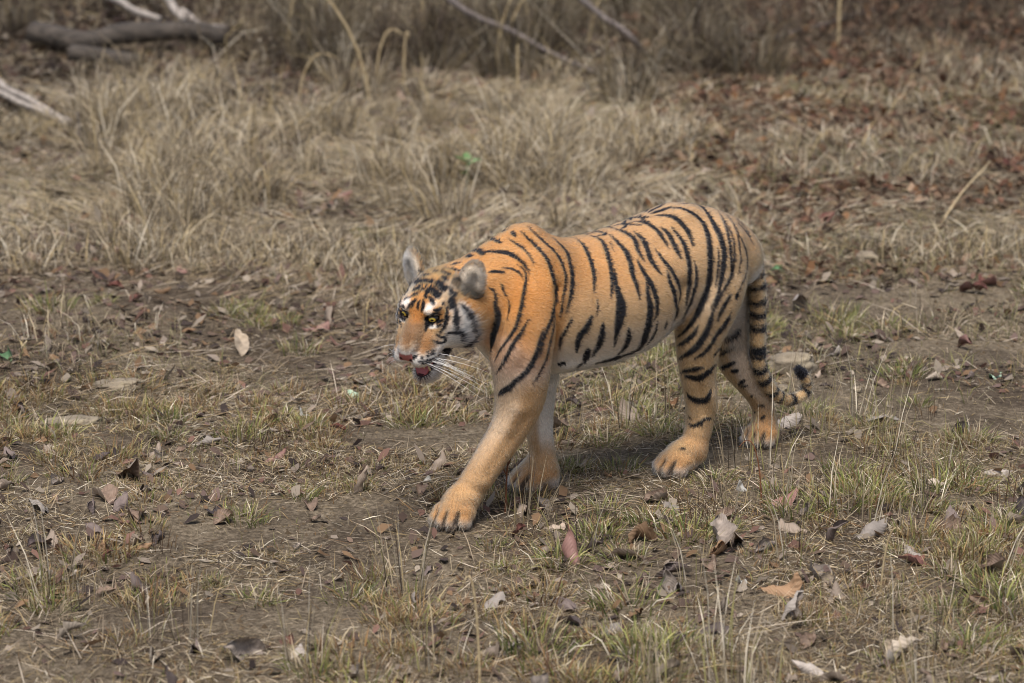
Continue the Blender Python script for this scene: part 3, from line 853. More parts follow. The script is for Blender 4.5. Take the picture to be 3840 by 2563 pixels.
L_.new(nf.outputs['Fac'], bu.inputs['Height']); L_.new(bu.outputs[0], b.inputs['Normal'])
me = mesh_np('ground', np.stack([XX.ravel(), YY.ravel(), ZZ], 1), GF, m)
g = link(bpy.data.objects.new('ground', me)); tag(g, 'dry brown soil with bare sandy patches between the grass', kind='structure')

# ------------------------------------------------------------------ plant materials
def plant_mat(name, trans=.25, rough=.7):
    m, n, l, b = new_mat(name)
    a = n.new('ShaderNodeAttribute'); a.attribute_name = 'tint'
    l.new(a.outputs['Color'], b.inputs['Base Color']); b.inputs['Roughness'].default_value = rough; b.inputs['Specular IOR Level'].default_value = .08
    t = n.new('ShaderNodeBsdfTranslucent'); l.new(a.outputs['Color'], t.inputs['Color'])
    mx = n.new('ShaderNodeMixShader'); mx.inputs[0].default_value = trans
    l.new(b.outputs[0], mx.inputs[1]); l.new(t.outputs[0], mx.inputs[2]); l.new(mx.outputs[0], n['Material Output'].inputs['Surface'])
    return m
M_GRASS = plant_mat('grass_blade')
STRAW = np.array([(.46, .375, .25), (.55, .46, .325), (.34, .275, .185), (.72, .64, .50), (.17, .135, .095), (.48, .375, .20), (.085, .067, .05)])
GREEN = np.array([(.19, .21, .065), (.28, .28, .095), (.12, .155, .055), (.40, .37, .15), (.22, .235, .08)])
STUB = np.array([(.30, .18, .085), (.22, .13, .07), (.40, .28, .13), (.15, .09, .055), (.34, .27, .13), (.45, .36, .20)])
def blades(root, az, lean, length, width, bend, col, twist=None):
    """vectorised grass blades: 2 segments, 5 points, 3 triangles each"""
    n = len(root); az = np.broadcast_to(az, n)
    h = np.stack([np.cos(az), np.sin(az), np.zeros(n)], 1); up = np.array([0, 0, 1.0])
    def dr(t): return h * np.sin(t)[:, None] + up * np.cos(t)[:, None]
    p1 = root + dr(lean) * (length * .5)[:, None]; p2 = p1 + dr(lean + bend) * (length * .5)[:, None]
    tw = RNG.uniform(0, math.pi, n) if twist is None else twist
    s = np.stack([-np.sin(az + tw), np.cos(az + tw), .35 * np.sin(tw * 3)], 1) * (width * .5)[:, None]
    V = np.stack([root - s, root + s, p1 - s * .8, p1 + s * .8, p2], 1)
    V[:, 2:, 2] = np.maximum(V[:, 2:, 2], root[:, None, 2] + .003)
    k = np.arange(n)[:, None] * 5
    F = np.concatenate([k + [0, 1, 3], k + [0, 3, 2], k + [2, 3, 4]])
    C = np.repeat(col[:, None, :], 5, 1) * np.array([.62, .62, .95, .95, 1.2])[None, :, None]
    return V.reshape(-1, 3), F, C.reshape(-1, 3)
def pick_col(pal, n, var=.16):
    return pal[RNG.integers(0, len(pal), n)] * np.clip(1 + RNG.normal(0, var, n), .5, 1.6)[:, None]
def blade_mesh(name, parts, mat=M_GRASS):
    V, F, C, o = [], [], [], 0
    for v, f, c in parts: V.append(v); F.append(f + o); C.append(c); o += len(v)
    me = mesh_np(name, np.vstack(V), np.vstack(F), mat, smooth=False); point_color(me, 'tint', np.vstack(C)); return me
def half_w(y): return (np.hypot(y + 8.6, 2.6)) * .5 * 36 / LENS * 1.06
def scatter(n, dens, y0, y1, pad=.35):
    """random ground points inside the view wedge, thinned by dens(x,y) in 0..1"""
    out = []; got = 0
    while got < n:
        y = RNG.uniform(y0, y1, n * 2); wmax = half_w(y1) + pad
        x = RNG.uniform(-wmax, wmax, n * 2)
        ok = (np.abs(x) < half_w(y) + pad) & (RNG.random(n * 2) < dens(x, y))
        out.append(np.stack([x[ok], y[ok]], 1)); got += ok.sum()
    P = np.vstack(out)[:n]
    return np.column_stack([P, gz(P[:, 0], P[:, 1])])
def patch(x, y, s, seed): return hash_noise(np.stack([x, y, 0 * x], 1), s, seed)
BARE_AT = [(on_ground(3420, 1490), .75, .28), (on_ground(1150, 1960), .42, .16), (on_ground(3350, 1130), .6, .22), (on_ground(3560, 1330), .5, .16), (on_ground(930, 2330), .45, .14), (on_ground(2250, 1720), .28, .10), (on_ground(1600, 1640), .35, .12), (on_ground(2950, 1720), .35, .10), (on_ground(760, 2010), .22, .09)]
def clear_paws(x, y, r=.055):
    bare = np.ones_like(x)
    for c, a, b_ in BARE_AT:
        e = ((x - c[0]) / a) ** 2 + ((y - c[1]) / (b_ * 1.6)) ** 2 + 1.1 * (patch(x, y, 4.5, 81) - .5)
        bare = bare * (.12 + .88 * sstep(.45, 1.15, e))
    d = np.min([np.hypot(x - p[0], y - p[1]) for p in PAW_W], 0); return sstep(r, r + .05, d) * bare
def d_straw(x, y):
    U = x / half_w(y)
    d = np.where(y < -.5, .16, np.where(y < .9, .17, .16 + .84 * sstep(2.2, 4.2, y))); d = np.where(y > 8, .35, d)
    d = d * np.where((U > .25) & (y > .9), .5, 1) * np.where((U > .35) & (y > 4.5), .38, 1) * np.where((U < -.55) & (y > 6.5), .4, 1)
    d = d * np.where((U < -.1) & (y > -.2) & (y < 1.2), 1.3, 1)
    pn = .55 * patch(x, y, 1.1, 21) + .45 * patch(x, y, 3.2, 22)
    return np.clip(d * sstep(.25, .62, pn) * clear_paws(x, y), 0, 1)
# ---- matted straw
n = 200000
R_ = scatter(n, d_straw, -2.3, 13.2); y = R_[:, 1]
big = 1 + .10 * np.clip(y, 0, 10)
swirl = patch(R_[:, 0], R_[:, 1], .9, 23) * 9
L1 = RNG.uniform(.04, .20, n) * np.where(y < .5, .75, 1) * np.where(RNG.random(n) < .06, 2.2, 1)
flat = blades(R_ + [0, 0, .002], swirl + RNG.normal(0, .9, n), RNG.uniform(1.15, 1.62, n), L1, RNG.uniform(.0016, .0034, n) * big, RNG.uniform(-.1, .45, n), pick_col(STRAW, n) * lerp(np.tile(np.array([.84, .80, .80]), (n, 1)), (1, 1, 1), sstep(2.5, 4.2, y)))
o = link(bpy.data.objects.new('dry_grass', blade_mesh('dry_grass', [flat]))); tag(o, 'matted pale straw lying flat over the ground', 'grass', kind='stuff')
# ---- loose standing grass of the field behind
def d_stand(x, y): return np.clip(d_straw(x, y) * np.where((x / half_w(y) < -.42) & (y > 7.3), .08, 1) * (y > .7) * sstep(.48, .72, patch(x, y, 1.6, 31)) * sstep(.5, 2.5, y), 0, 1)
n = 26000
R_ = scatter(n, d_stand, .7, 13.2); y = R_[:, 1]
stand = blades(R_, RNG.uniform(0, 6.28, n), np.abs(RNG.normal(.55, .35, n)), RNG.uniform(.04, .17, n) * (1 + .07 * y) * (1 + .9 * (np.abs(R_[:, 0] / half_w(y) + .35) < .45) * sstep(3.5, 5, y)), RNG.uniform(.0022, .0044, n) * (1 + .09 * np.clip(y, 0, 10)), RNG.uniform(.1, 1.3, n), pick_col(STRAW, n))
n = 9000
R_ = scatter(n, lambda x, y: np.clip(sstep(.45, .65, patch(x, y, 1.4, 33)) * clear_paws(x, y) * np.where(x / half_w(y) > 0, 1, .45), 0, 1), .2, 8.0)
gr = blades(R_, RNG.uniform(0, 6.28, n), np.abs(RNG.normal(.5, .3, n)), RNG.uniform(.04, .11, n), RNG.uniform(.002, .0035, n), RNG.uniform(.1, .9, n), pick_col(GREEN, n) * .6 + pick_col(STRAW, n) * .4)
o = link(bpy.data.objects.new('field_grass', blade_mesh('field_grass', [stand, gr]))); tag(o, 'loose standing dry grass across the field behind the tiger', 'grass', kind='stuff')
# ---- stubble and scraps of straw on the near soil
def d_near(x, y): return np.clip((.10 + .90 * sstep(.38, .66, .6 * patch(x, y, 2.4, 41) + .4 * patch(x, y, 7, 43))) * clear_paws(x, y, .07) * np.where(y > 1.2, .4, 1), 0, 1)
n = 75000
R_ = scatter(n, d_near, -2.3, 2.2)
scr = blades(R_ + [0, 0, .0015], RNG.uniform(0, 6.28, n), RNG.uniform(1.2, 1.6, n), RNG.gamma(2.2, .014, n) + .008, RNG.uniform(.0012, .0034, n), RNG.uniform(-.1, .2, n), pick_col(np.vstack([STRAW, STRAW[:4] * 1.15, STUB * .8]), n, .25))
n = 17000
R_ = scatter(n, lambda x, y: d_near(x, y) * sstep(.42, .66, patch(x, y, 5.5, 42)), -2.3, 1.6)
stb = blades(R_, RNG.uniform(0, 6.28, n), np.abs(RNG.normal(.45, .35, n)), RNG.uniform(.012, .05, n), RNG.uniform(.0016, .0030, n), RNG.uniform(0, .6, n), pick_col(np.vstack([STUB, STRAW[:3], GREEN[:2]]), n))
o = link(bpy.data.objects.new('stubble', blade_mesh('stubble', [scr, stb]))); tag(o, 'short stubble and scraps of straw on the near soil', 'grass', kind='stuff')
# ---- soil crumbs
n = 9000
R_ = scatter(n, lambda x, y: sstep(.3, .7, patch(x, y, 2.0, 45)), -2.3, 3.0)
oc = np.array([(1, 0, 0), (-1, 0, 0), (0, 1, 0), (0, -1, 0), (0, 0, 1), (0, 0, -1)], float)
of = np.array([(0, 2, 4), (2, 1, 4), (1, 3, 4), (3, 0, 4), (2, 0, 5), (1, 2, 5), (3, 1, 5), (0, 3, 5)])
V = R_[:, None, :] + oc[None] * (RNG.gamma(2, .0016, n)[:, None, None] + .001) * RNG.uniform(.6, 1.3, (n, 6, 1))
F = (np.arange(n)[:, None, None] * 6 + of[None]).reshape(-1, 3)
me = mesh_np('soil_crumbs', V.reshape(-1, 3), F, M_GRASS, smooth=False)
point_color(me, 'tint', np.repeat(pick_col(np.array([(.15, .11, .07), (.11, .08, .05), (.20, .155, .10)]), n), 6, 0))
o = link(bpy.data.objects.new('soil_crumbs', me)); tag(o, 'loose crumbs of dry soil', 'soil', kind='stuff')

# ---- tangled brush under the thicket, tinted dark to stand in for shade
n = 14000
R_ = scatter(n, lambda x, y: np.clip(np.where(x / half_w(y) > .4, .25, np.where(x / half_w(y) < -.45, .22, 1.0)) * sstep(.35, .6, patch(x, y, 1.2, 91)) * sstep(7.4, 9.5, y), 0, 1), 7.4, 14)
br = blades(R_, RNG.uniform(0, 6.28, n), np.abs(RNG.normal(.75, .45, n)), RNG.uniform(.15, .75, n), RNG.uniform(.004, .010, n), RNG.uniform(-.3, 1.4, n), pick_col(np.array([(.075, .056, .044), (.05, .038, .03), (.12, .092, .07), (.16, .125, .085)]), n))
o = link(bpy.data.objects.new('brush', blade_mesh('brush', [br]))); tag(o, 'tangled dry brush along the back of the field, tinted dark for shade', 'brush', kind='stuff')
# ------------------------------------------------------------------ grass tufts: things of their own
def tuft_mesh(name, nb_, spread, hlo, hhi, lean, bend, pal, wlo=.0018, whi=.0034, dark=None):
    a = RNG.uniform(0, 6.28, nb_); r = spread * np.sqrt(RNG.random(nb_))
    root = np.stack([r * np.cos(a), r * np.sin(a), np.full(nb_, -.004)], 1)
    L = RNG.uniform(hlo, hhi, nb_) * (1 - .35 * (r / spread))
    col = pick_col(pal, nb_)
    return blade_mesh(name, [blades(root, a + RNG.normal(0, .6, nb_), np.abs(RNG.normal(lean, lean * .6, nb_)), L, RNG.uniform(wlo, whi, nb_), RNG.uniform(0, bend, nb_), col)])
KIND = {
    'tall': [tuft_mesh('tall_clump', 190, .17, .25, .85, .42, 1.9, np.vstack([STRAW * .62, STRAW * .36]), .003, .007) for _ in range(6)],
    'mid': [tuft_mesh('dry_tuft', 90, .06, .10, .30, .38, 1.2, STRAW, .002, .004) for _ in range(6)],
    'green': [tuft_mesh('green_tuft', 150, .045, .022, .070, .62, .7, np.vstack([GREEN, GREEN, STRAW[:4], STUB[:2]]), .0012, .0026) for _ in range(7)],
    'stub': [tuft_mesh('rusty_tuft', 150, .048, .018, .052, .62, .5, np.vstack([STUB, STUB, GREEN[:2], STRAW[:2]]), .0012, .0026) for _ in range(7)],
    'stalk': [tuft_mesh('stalk_tuft', 16, .06, .14, .34, .16, .25, np.vstack([STRAW, GREEN[3:4]]), .0022, .0036) for _ in range(6)],
    'dark': [tuft_mesh('dark_stalks', 14, .05, .09, .20, .18, .25, np.array([(.065, .04, .032), (.10, .06, .04), (.20, .13, .07)]), .002, .003) for _ in range(4)],
}
TXT = {'tall': ('grass_clump', 'tall arching clump of straw-coloured grass at the back of the field', 'tall grass clumps'),
       'mid': ('dry_tuft', 'ankle-high tuft of dry yellow grass in the straw field', 'dry yellow grass tufts'),
       'green': ('green_tuft', 'short green grass tuft growing from bare soil', 'short green grass tufts'),
       'stub': ('rusty_tuft', 'low rusty-brown tuft of stubbly grass on the soil', 'rusty grass tufts'),
       'stalk': ('grass_stalks', 'sparse cluster of thin upright straw stalks', 'upright straw stalks'),
       'dark': ('grass_stalks', 'few thin dark burnt stems standing upright', 'dark burnt stems')}
def put_tuft(kind, p, s=1.0):
    nm, lab, grp = TXT[kind]
    o = bpy.data.objects.new(nm, KIND[kind][RNG.integers(0, len(KIND[kind]))]); link(o)
    o.location = (p[0], p[1], float(gz(p[0], p[1])[0])); o.rotation_euler = (RNG.normal(0, .06), RNG.normal(0, .06), RNG.uniform(0, 6.28))
    s *= RNG.uniform(.75, 1.3); o.scale = (s, s, s * RNG.uniform(.85, 1.15))
    return tag(o, lab, 'grass', grp)
K = 3840 / 2349
def dpx(*L): return [on_ground(u * K, v * K) for u, v in L]
for p in dpx((590, 460), (575, 450), (605, 462), (300, 620), (240, 560), (360, 600), (420, 400), (1290, 520), (1190, 330), (440, 190), (330, 500), (700, 400), (1440, 250), (870, 190), (790, 215)): put_tuft('mid', p, 1.35)
# thicket along the back of the field
cl = np.vstack([scatter(80, lambda x, y: np.where((x / half_w(y) > -.38) & (x / half_w(y) < .38), 1.0, .04) * np.where(y > 8.2, 1, .25), 7.2, 13.4),
                scatter(12, lambda x, y: np.where(x / half_w(y) < -.35, .2, .25), 10.5, 13.6)])
for p in cl: put_tuft('tall', p, .95)
for p in scatter(60, lambda x, y: np.clip(d_stand(x, y) + .06, 0, 1), 2.2, 9.0): put_tuft('mid', p, RNG.uniform(.5, 1.0))
for p in scatter(45, lambda x, y: 1.0 * (np.abs(x / half_w(y) + .35) < .42), 3.6, 8.2): put_tuft('mid', p, RNG.uniform(1.0, 1.7))
for p in scatter(150, lambda x, y: np.clip((sstep(.40, .62, patch(x, y, 1.6, 51)) + .12) * clear_paws(x, y, .10) * np.where(x / half_w(y) > .1, 1, .55), 0, 1), -2.1, 2.6): put_tuft('green', p, RNG.uniform(1.0, 2.0))
for p in scatter(170, lambda x, y: np.clip((sstep(.40, .62, patch(x, y, 1.8, 52)) + .12) * clear_paws(x, y, .10) * np.where(x / half_w(y) < .1, 1, .6), 0, 1), -2.1, 1.4): put_tuft('stub', p, RNG.uniform(1.0, 2.0))
for p in scatter(50, lambda x, y: np.clip(np.where(x / half_w(y) > .12, 1.0, .35) * clear_paws(x, y, .11) * np.where((x < .0) & (y > -.75), 0, 1), 0, 1), -2.1, 1.2): put_tuft('stalk', p)
for p in scatter(24, lambda x, y: np.clip(np.where(x / half_w(y) > .3, 1.0, .08) * clear_paws(x, y, .11), 0, 1), -1.6, .8): put_tuft('dark', p)
for p in dpx((800, 1375), (640, 960), (560, 1195), (1320, 1075), (1170, 1310), (690, 1140), (830, 1120), (1540, 1480), (1500, 1200), (720, 1540), (2100, 930), (2290, 1470), (1660, 1215), (850, 545), (1400, 925)): put_tuft('green', p, 1.5)

# ------------------------------------------------------------------ fallen leaves
def leaf_mesh(name, seed, L=1.0, W=.5, curl=.5, bend=.4, wave=.05, lobed=False):
    r = np.random.default_rng(seed); nu, nv = 11, 7
    u, v = np.meshgrid(np.linspace(0, 1, nu), np.linspace(-1, 1, nv), indexing='ij')
    w_ = W * .5 * np.sin(np.pi * np.clip(u, .02, .985) ** .85) ** .8
    if lobed: w_ = w_ * (1 + .22 * np.sin(u * 26))
    w_ = w_ * (1 + r.normal(0, .10, (nu, 1))) * (1 + .25 * (hash_noise(np.stack([u.ravel(), v.ravel(), 0 * u.ravel()], 1), 3.0, seed).reshape(u.shape) - .5))
    yy = w_ * v; xx = (u - .5) * L
    kc = curl * (0.7 + .9 * r.random()); th = kc * v * 1.4
    y2 = np.where(np.abs(kc) > .01, w_ / (kc * 1.4) * np.sin(th), yy); z = w_ / (kc * 1.4) * (1 - np.cos(th))
    bt = bend * (u - .5) * 2; z = z + L * .22 * bend * (2 * u - 1) ** 2 * r.choice([-1, 1]) + .10 * bend * (u - .5) * v
    z = z + wave * (hash_noise(np.stack([u.ravel() * 3, v.ravel() * 1.5, 0 * u.ravel() + seed], 1), 1.6, seed % 17).reshape(u.shape) - .5) * 2
    z = z - .012 * (1 - np.abs(v)) * W                    # midrib groove
    V = np.stack([xx, y2, z], -1).reshape(-1, 3)
    F = np.array([(i * nv + j, (i + 1) * nv + j, (i + 1) * nv + j + 1, i * nv + j + 1) for i in range(nu - 1) for j in range(nv - 1)])
    S, SF_ = tube(np.array([(-.5 * L - .16 * L, 0, V[3, 2] + .02), (-.5 * L - .06 * L, .01, V[3, 2]), (-.5 * L + .02, 0, V[3, 2])]), [.008, .011, .012], 5)
    me = mesh_np(name, np.vstack([V, S]), np.vstack([F, SF_ + len(V)]))
    at_ = me.attributes.new('leaf_uv', 'FLOAT_VECTOR', 'POINT')
    uvw = np.zeros((len(V) + len(S), 3), np.float32); uvw[:len(V), 0] = u.ravel(); uvw[:len(V), 1] = v.ravel()
    at_.data.foreach_set('vector', uvw.ravel()); return me
def leaf_mat(name, base, under, spot=.5):
    m, n, l, b = new_mat(name)
    a = n.new('ShaderNodeAttribute'); a.attribute_name = 'leaf_uv'
    s = n.new('ShaderNodeSeparateXYZ'); l.new(a.outputs['Vector'], s.inputs[0])
    ab = n.new('ShaderNodeMath'); ab.operation = 'ABSOLUTE'; l.new(s.outputs['Y'], ab.inputs[0])
    q = n.new('ShaderNodeMath'); q.operation = 'MULTIPLY_ADD'; q.inputs[1].default_value = -.35; l.new(ab.outputs[0], q.inputs[0]); l.new(s.outputs['X'], q.inputs[2])
    fr_ = n.new('ShaderNodeMath'); fr_.operation = 'MULTIPLY'; fr_.inputs[1].default_value = 62; l.new(q.outputs[0], fr_.inputs[0])
    sn = n.new('ShaderNodeMath'); sn.operation = 'SINE'; l.new(fr_.outputs[0], sn.inputs[0])
    tc = n.new('ShaderNodeTexCoord'); nz = n.new('ShaderNodeTexNoise'); nz.inputs['Scale'].default_value = 5; nz.inputs['Detail'].default_value = 6; l.new(tc.outputs['Object'], nz.inputs['Vector'])
    oi = n.new('ShaderNodeObjectInfo')
    r = n.new('ShaderNodeValToRGB'); r.color_ramp.elements[0].position = .33; r.color_ramp.elements[1].position = .68
    r.color_ramp.elements[0].color = (*[c * .55 for c in base], 1); r.color_ramp.elements[1].color = (*base, 1); l.new(nz.outputs['Fac'], r.inputs['Fac'])
    geo = n.new('ShaderNodeNewGeometry'); mx = n.new('ShaderNodeMix'); mx.data_type = 'RGBA'; l.new(geo.outputs['Backfacing'], mx.inputs['Factor']); l.new(r.outputs[0], mx.inputs[6]); mx.inputs[7].default_value = (*under, 1)
    hv = n.new('ShaderNodeHueSaturation'); l.new(mx.outputs[2], hv.inputs['Color'])
    mr = n.new('ShaderNodeMapRange'); mr.inputs[3].default_value = .65; mr.inputs[4].default_value = 1.35; l.new(oi.outputs['Random'], mr.inputs[0]); l.new(mr.outputs[0], hv.inputs['Value'])
    l.new(hv.outputs[0], b.inputs['Base Color']); b.inputs['Roughness'].default_value = .62; b.inputs['Specular IOR Level'].default_value = .3
    bu = n.new('ShaderNodeBump'); bu.inputs['Strength'].default_value = .18; bu.inputs['Distance'].default_value = .02; l.new(sn.outputs[0], bu.inputs['Height']); l.new(bu.outputs[0], b.inputs['Normal'])
    return m
LK = {'brown': ((.21, .145, .105), (.30, .235, .18)), 'grey': ((.27, .225, .19), (.31, .27, .235)), 'dark': ((.070, .052, .048), (.13, .10, .088)),
      'pale': ((.33, .265, .195), (.36, .30, .235)), 'red': ((.17, .066, .050), (.22, .12, .10)), 'rust': ((.20, .10, .045), (.26, .16, .09)), 'green': ((.13, .25, .12), (.34, .46, .34)), 'white': ((.46, .44, .39), (.50, .48, .44))}
LM = {k: leaf_mat('leaf_' + k, *v) for k, v in LK.items()}
LV = {}
for q, (k, mt) in enumerate(LM.items()):
    LV[k] = []
    for i in range(6 if k not in ('green', 'white') else 2):
        me = leaf_mesh('leaf_' + k, 100 + q * 10 + i, W=RNG.uniform(.55, .85), curl=RNG.uniform(.5, 1.5), bend=RNG.uniform(.2, .8), wave=RNG.uniform(.09, .20), lobed=(k == 'pale' and i == 0)); me.materials.append(mt); LV[k].append(me)
LT = {'brown': ('curled brown dead leaf lying on the ground', 'brown dead leaves'), 'grey': ('weathered grey-brown dead leaf lying on the ground', 'grey dead leaves'), 'dark': ('dark crumpled dead leaf lying on the ground', 'dark dead leaves'),
      'pale': ('pale cream dead leaf lying on the ground', 'pale dead leaves'), 'red': ('dull red-brown fallen leaf in the litter', 'red-brown fallen leaves'), 'rust': ('rusty orange-brown fallen leaf', 'rusty fallen leaves')}
from mathutils import Euler
def put_leaf(kind, p, size, label=None, var=None, tilt=.30):
    lst = LV[kind]; me = lst[RNG.integers(0, len(lst)) if var is None else var % len(lst)]
    o = bpy.data.objects.new('fallen_leaf', me); link(o)
    e = Euler((RNG.normal(0, tilt) + (math.pi if RNG.random() < .35 else 0), RNG.normal(0, tilt), RNG.uniform(0, 6.28)))
    o.rotation_euler = e; o.scale = (size, size, size)
    co = np.empty(len(me.vertices) * 3, np.float32); me.vertices.foreach_get('co', co); co = co.reshape(-1, 3) * size
    zl = (co @ np.array(e.to_matrix()).T)[:, 2]
    o.location = (p[0], p[1], float(gz(p[0], p[1])[0]) - float(np.quantile(zl, .22)) + .001)
    if label: tag(o, label, 'leaf')
    else: tag(o, LT[kind][0], 'leaf', LT[kind][1])
    return o
def leaf_px(kind, u, v, wpx, label=None, **k):
    p = on_ground(u, v); d = np.linalg.norm(p - CAM); return put_leaf(kind, p, wpx * d / FPX, label, **k)
leaf_px('green', 24, 1345, 125, 'pale green leaf lying alone on the matted straw')
leaf_px('green', 1332, 1492, 62, 'small fresh green leaf lying below the tiger\'s jaw')
leaf_px('white', 1136, 1562, 55, 'small white folded leaf standing up on bare soil', tilt=.6)
leaf_px('pale', 1782, 1464, 62, 'pale yellow leaf between the tiger\'s jaw and foreleg')
leaf_px('pale', 899, 1325, 118, 'large pinkish-tan curled leaf on the straw')
leaf_px('red', 1030, 1728, 105, 'crumpled dark red leaf on bare soil')
leaf_px('pale', 267, 2402, 125, 'cream leaf with lobed edges on bare soil', var=0)
leaf_px('pale', 575, 2475, 112, 'broad flat cream oval leaf beside a dark leaf')
leaf_px('white', 1610, 1814, 56, 'white torn leaf beside the tiger\'s raised forepaw')
leaf_px('brown', 2120, 1672, 90, 'big brown folded leaf behind the tiger\'s forelegs')
leaf_px('grey', 3001, 1165, 105, 'large grey-white leaf standing on edge beyond the tail', tilt=.7)
leaf_px('pale', 3557, 1092, 95, 'pale folded leaf beside red-brown leaves on open soil')
leaf_px('pale', 3503, 1428, 72, 'cream leaf scrap on the bare path')
leaf_px('green', 2920, 1028, 68, 'pale green leaf in the grass beyond the tiger\'s tail')
leaf_px('green', 3731, 1418, 75, 'greyish green leaf on the bare path')
leaf_px('white', 2783, 1842, 58, 'white torn leaf beside the tiger\'s hind paw', tilt=.5)
leaf_px('dark', 3105, 1458, 62, 'dark brown leaf on edge beside the tail tip', tilt=.7)
leaf_px('rust', 2691, 2072, 165, 'very large curled brown leaf with an orange inside')
leaf_px('white', 2778, 2190, 70, 'bright white leaf scrap among large brown leaves')
SPOT = '''brown 1583 1850 60;brown 1960 1920 120;grey 2040 1912 90;brown 2054 2072 112;dark 2234 2082 120;rust 2408 2034 112;brown 2452 1880 118;grey 2520 1905 80;grey 1553 2252 80;grey 1852 2278 100
grey 1918 2445 105;pale 2005 2135 68;grey 2288 2378 112;brown 2425 2192 125;pale 2506 2548 110;grey 1313 2540 100;pale 1514 2530 90;brown 2250 2246 78;brown 2707 1952 100;pale 2778 2212 70
grey 3072 2165 122;pale 3110 2200 100;grey 3268 2006 140;brown 3394 1963 100;grey 3432 2086 110;red 3420 2120 100;pale 3519 1822 95;pale 3568 2148 88;brown 3029 2420 100;pale 3377 2470 150
pale 3699 2548 85;grey 2870 2060 100;red 3617 1310 95;red 3704 1072 95;red 3650 1100 100;brown 3263 985 100;pale 3279 1054 50;dark 147 2066 120;brown 60 2090 100;brown 507 1946 75
dark 807 1930 95;brown 840 1960 85;rust 534 2060 62;rust 376 2060 80;brown 1166 1906 76;grey 1117 2054 56;rust 223 2240 66;grey 283 2158 66;pale 234 2190 56;brown 327 2136 72
brown 540 1858 92;dark 736 2442 115;pale 1155 2382 66;red 1084 2415 86;grey 1111 2458 100;brown 180 2050 90;dark 1600 2150 60;brown 1180 1960 60;brown 3300 1450 70;dark 3620 1420 60
brown 120 1000 80;red 690 1020 70;rust 610 1100 70;red 430 1085 75;brown 420 1220 80;red 510 1130 60;brown 1230 1220 120;red 1190 1240 100;red 1270 745 90;rust 1510 830 70;red 2390 540 70'''
for ln_ in SPOT.replace('\n', ';').split(';'):
    k, u, v, wpx = ln_.split(); leaf_px(k, float(u), float(v), float(wpx) * 1.15)
def d_leaf(x, y):
    U = x / half_w(y)
    return np.clip((.25 + .75 * sstep(.4, .65, patch(x, y, 1.3, 61))) * np.where(U > .2, 1, np.where(y > 1, .5, .8)) * clear_paws(x, y, .16), 0, 1)
pal_k = ['brown', 'brown', 'grey', 'dark', 'dark', 'rust', 'brown', 'brown', 'grey', 'red']
for p in scatter(135, d_leaf, -2.0, 0.9): put_leaf(pal_k[RNG.integers(0, 10)], p, RNG.uniform(.045, .125), tilt=.45)
for p in scatter(40, d_leaf, 1.0, 7.5): put_leaf(['brown', 'red', 'brown', 'grey', 'dark', 'brown'][RNG.integers(0, 6)], p, RNG.uniform(.06, .12))
# ---- the rest of the litter, too small and too many to pick apart
def d_lit(x, y):
    U = x / half_w(y)
    d = np.where((U < -.5) & (y > 6), 1.0, np.where((U > .22) & (y > 2.2), .65, np.where(y > 1, .42, .24)))
    return np.clip(d * (.3 + .9 * sstep(.3, .65, patch(x, y, 2.2, 71))) * clear_paws(x, y, .1), 0, 1)
n = 52000
R_ = scatter(n, d_lit, -2.3, 13.3)
sz = np.minimum(RNG.gamma(2.2, .0060, n) + .005, .028) * (1 + .07 * np.clip(R_[:, 1], 0, 10)); az = RNG.uniform(0, 6.28, n)
loc = np.array([(-1, 0, 0), (-.2, -.5, .12), (-.2, .5, .25), (.35, -.42, .05), (.35, .42, .2), (1, 0, .12)], float)
V = np.repeat(loc[None], n, 0) * RNG.uniform(.6, 1.3, (n, 6, 3)) * sz[:, None, None]
tx, ty = RNG.normal(0, .35, n), RNG.normal(0, .35, n)
V[:, :, 2] += V[:, :, 0] * tx[:, None] + V[:, :, 1] * ty[:, None]
V[:, :, 2] -= V[:, :, 2].min(1)[:, None]
ca_, sa_ = np.cos(az)[:, None], np.sin(az)[:, None]
V = np.stack([V[:, :, 0] * ca_ - V[:, :, 1] * sa_, V[:, :, 0] * sa_ + V[:, :, 1] * ca_, V[:, :, 2]], -1) + R_[:, None, :] + [0, 0, .002]
F = (np.arange(n)[:, None, None] * 6 + np.array([(0, 1, 2), (1, 3, 2), (2, 3, 4), (3, 5, 4)])[None]).reshape(-1, 3)
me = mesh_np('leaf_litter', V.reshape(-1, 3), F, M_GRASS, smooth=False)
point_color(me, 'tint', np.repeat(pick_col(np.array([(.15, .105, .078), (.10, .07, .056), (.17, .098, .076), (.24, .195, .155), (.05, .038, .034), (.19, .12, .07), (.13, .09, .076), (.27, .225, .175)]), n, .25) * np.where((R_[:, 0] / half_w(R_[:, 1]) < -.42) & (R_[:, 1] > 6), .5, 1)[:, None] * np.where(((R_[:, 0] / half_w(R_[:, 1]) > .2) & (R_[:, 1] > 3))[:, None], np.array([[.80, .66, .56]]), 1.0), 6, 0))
o = link(bpy.data.objects.new('leaf_litter', me)); tag(o, 'brown and reddish leaf litter covering the ground', 'leaf litter', kind='stuff')

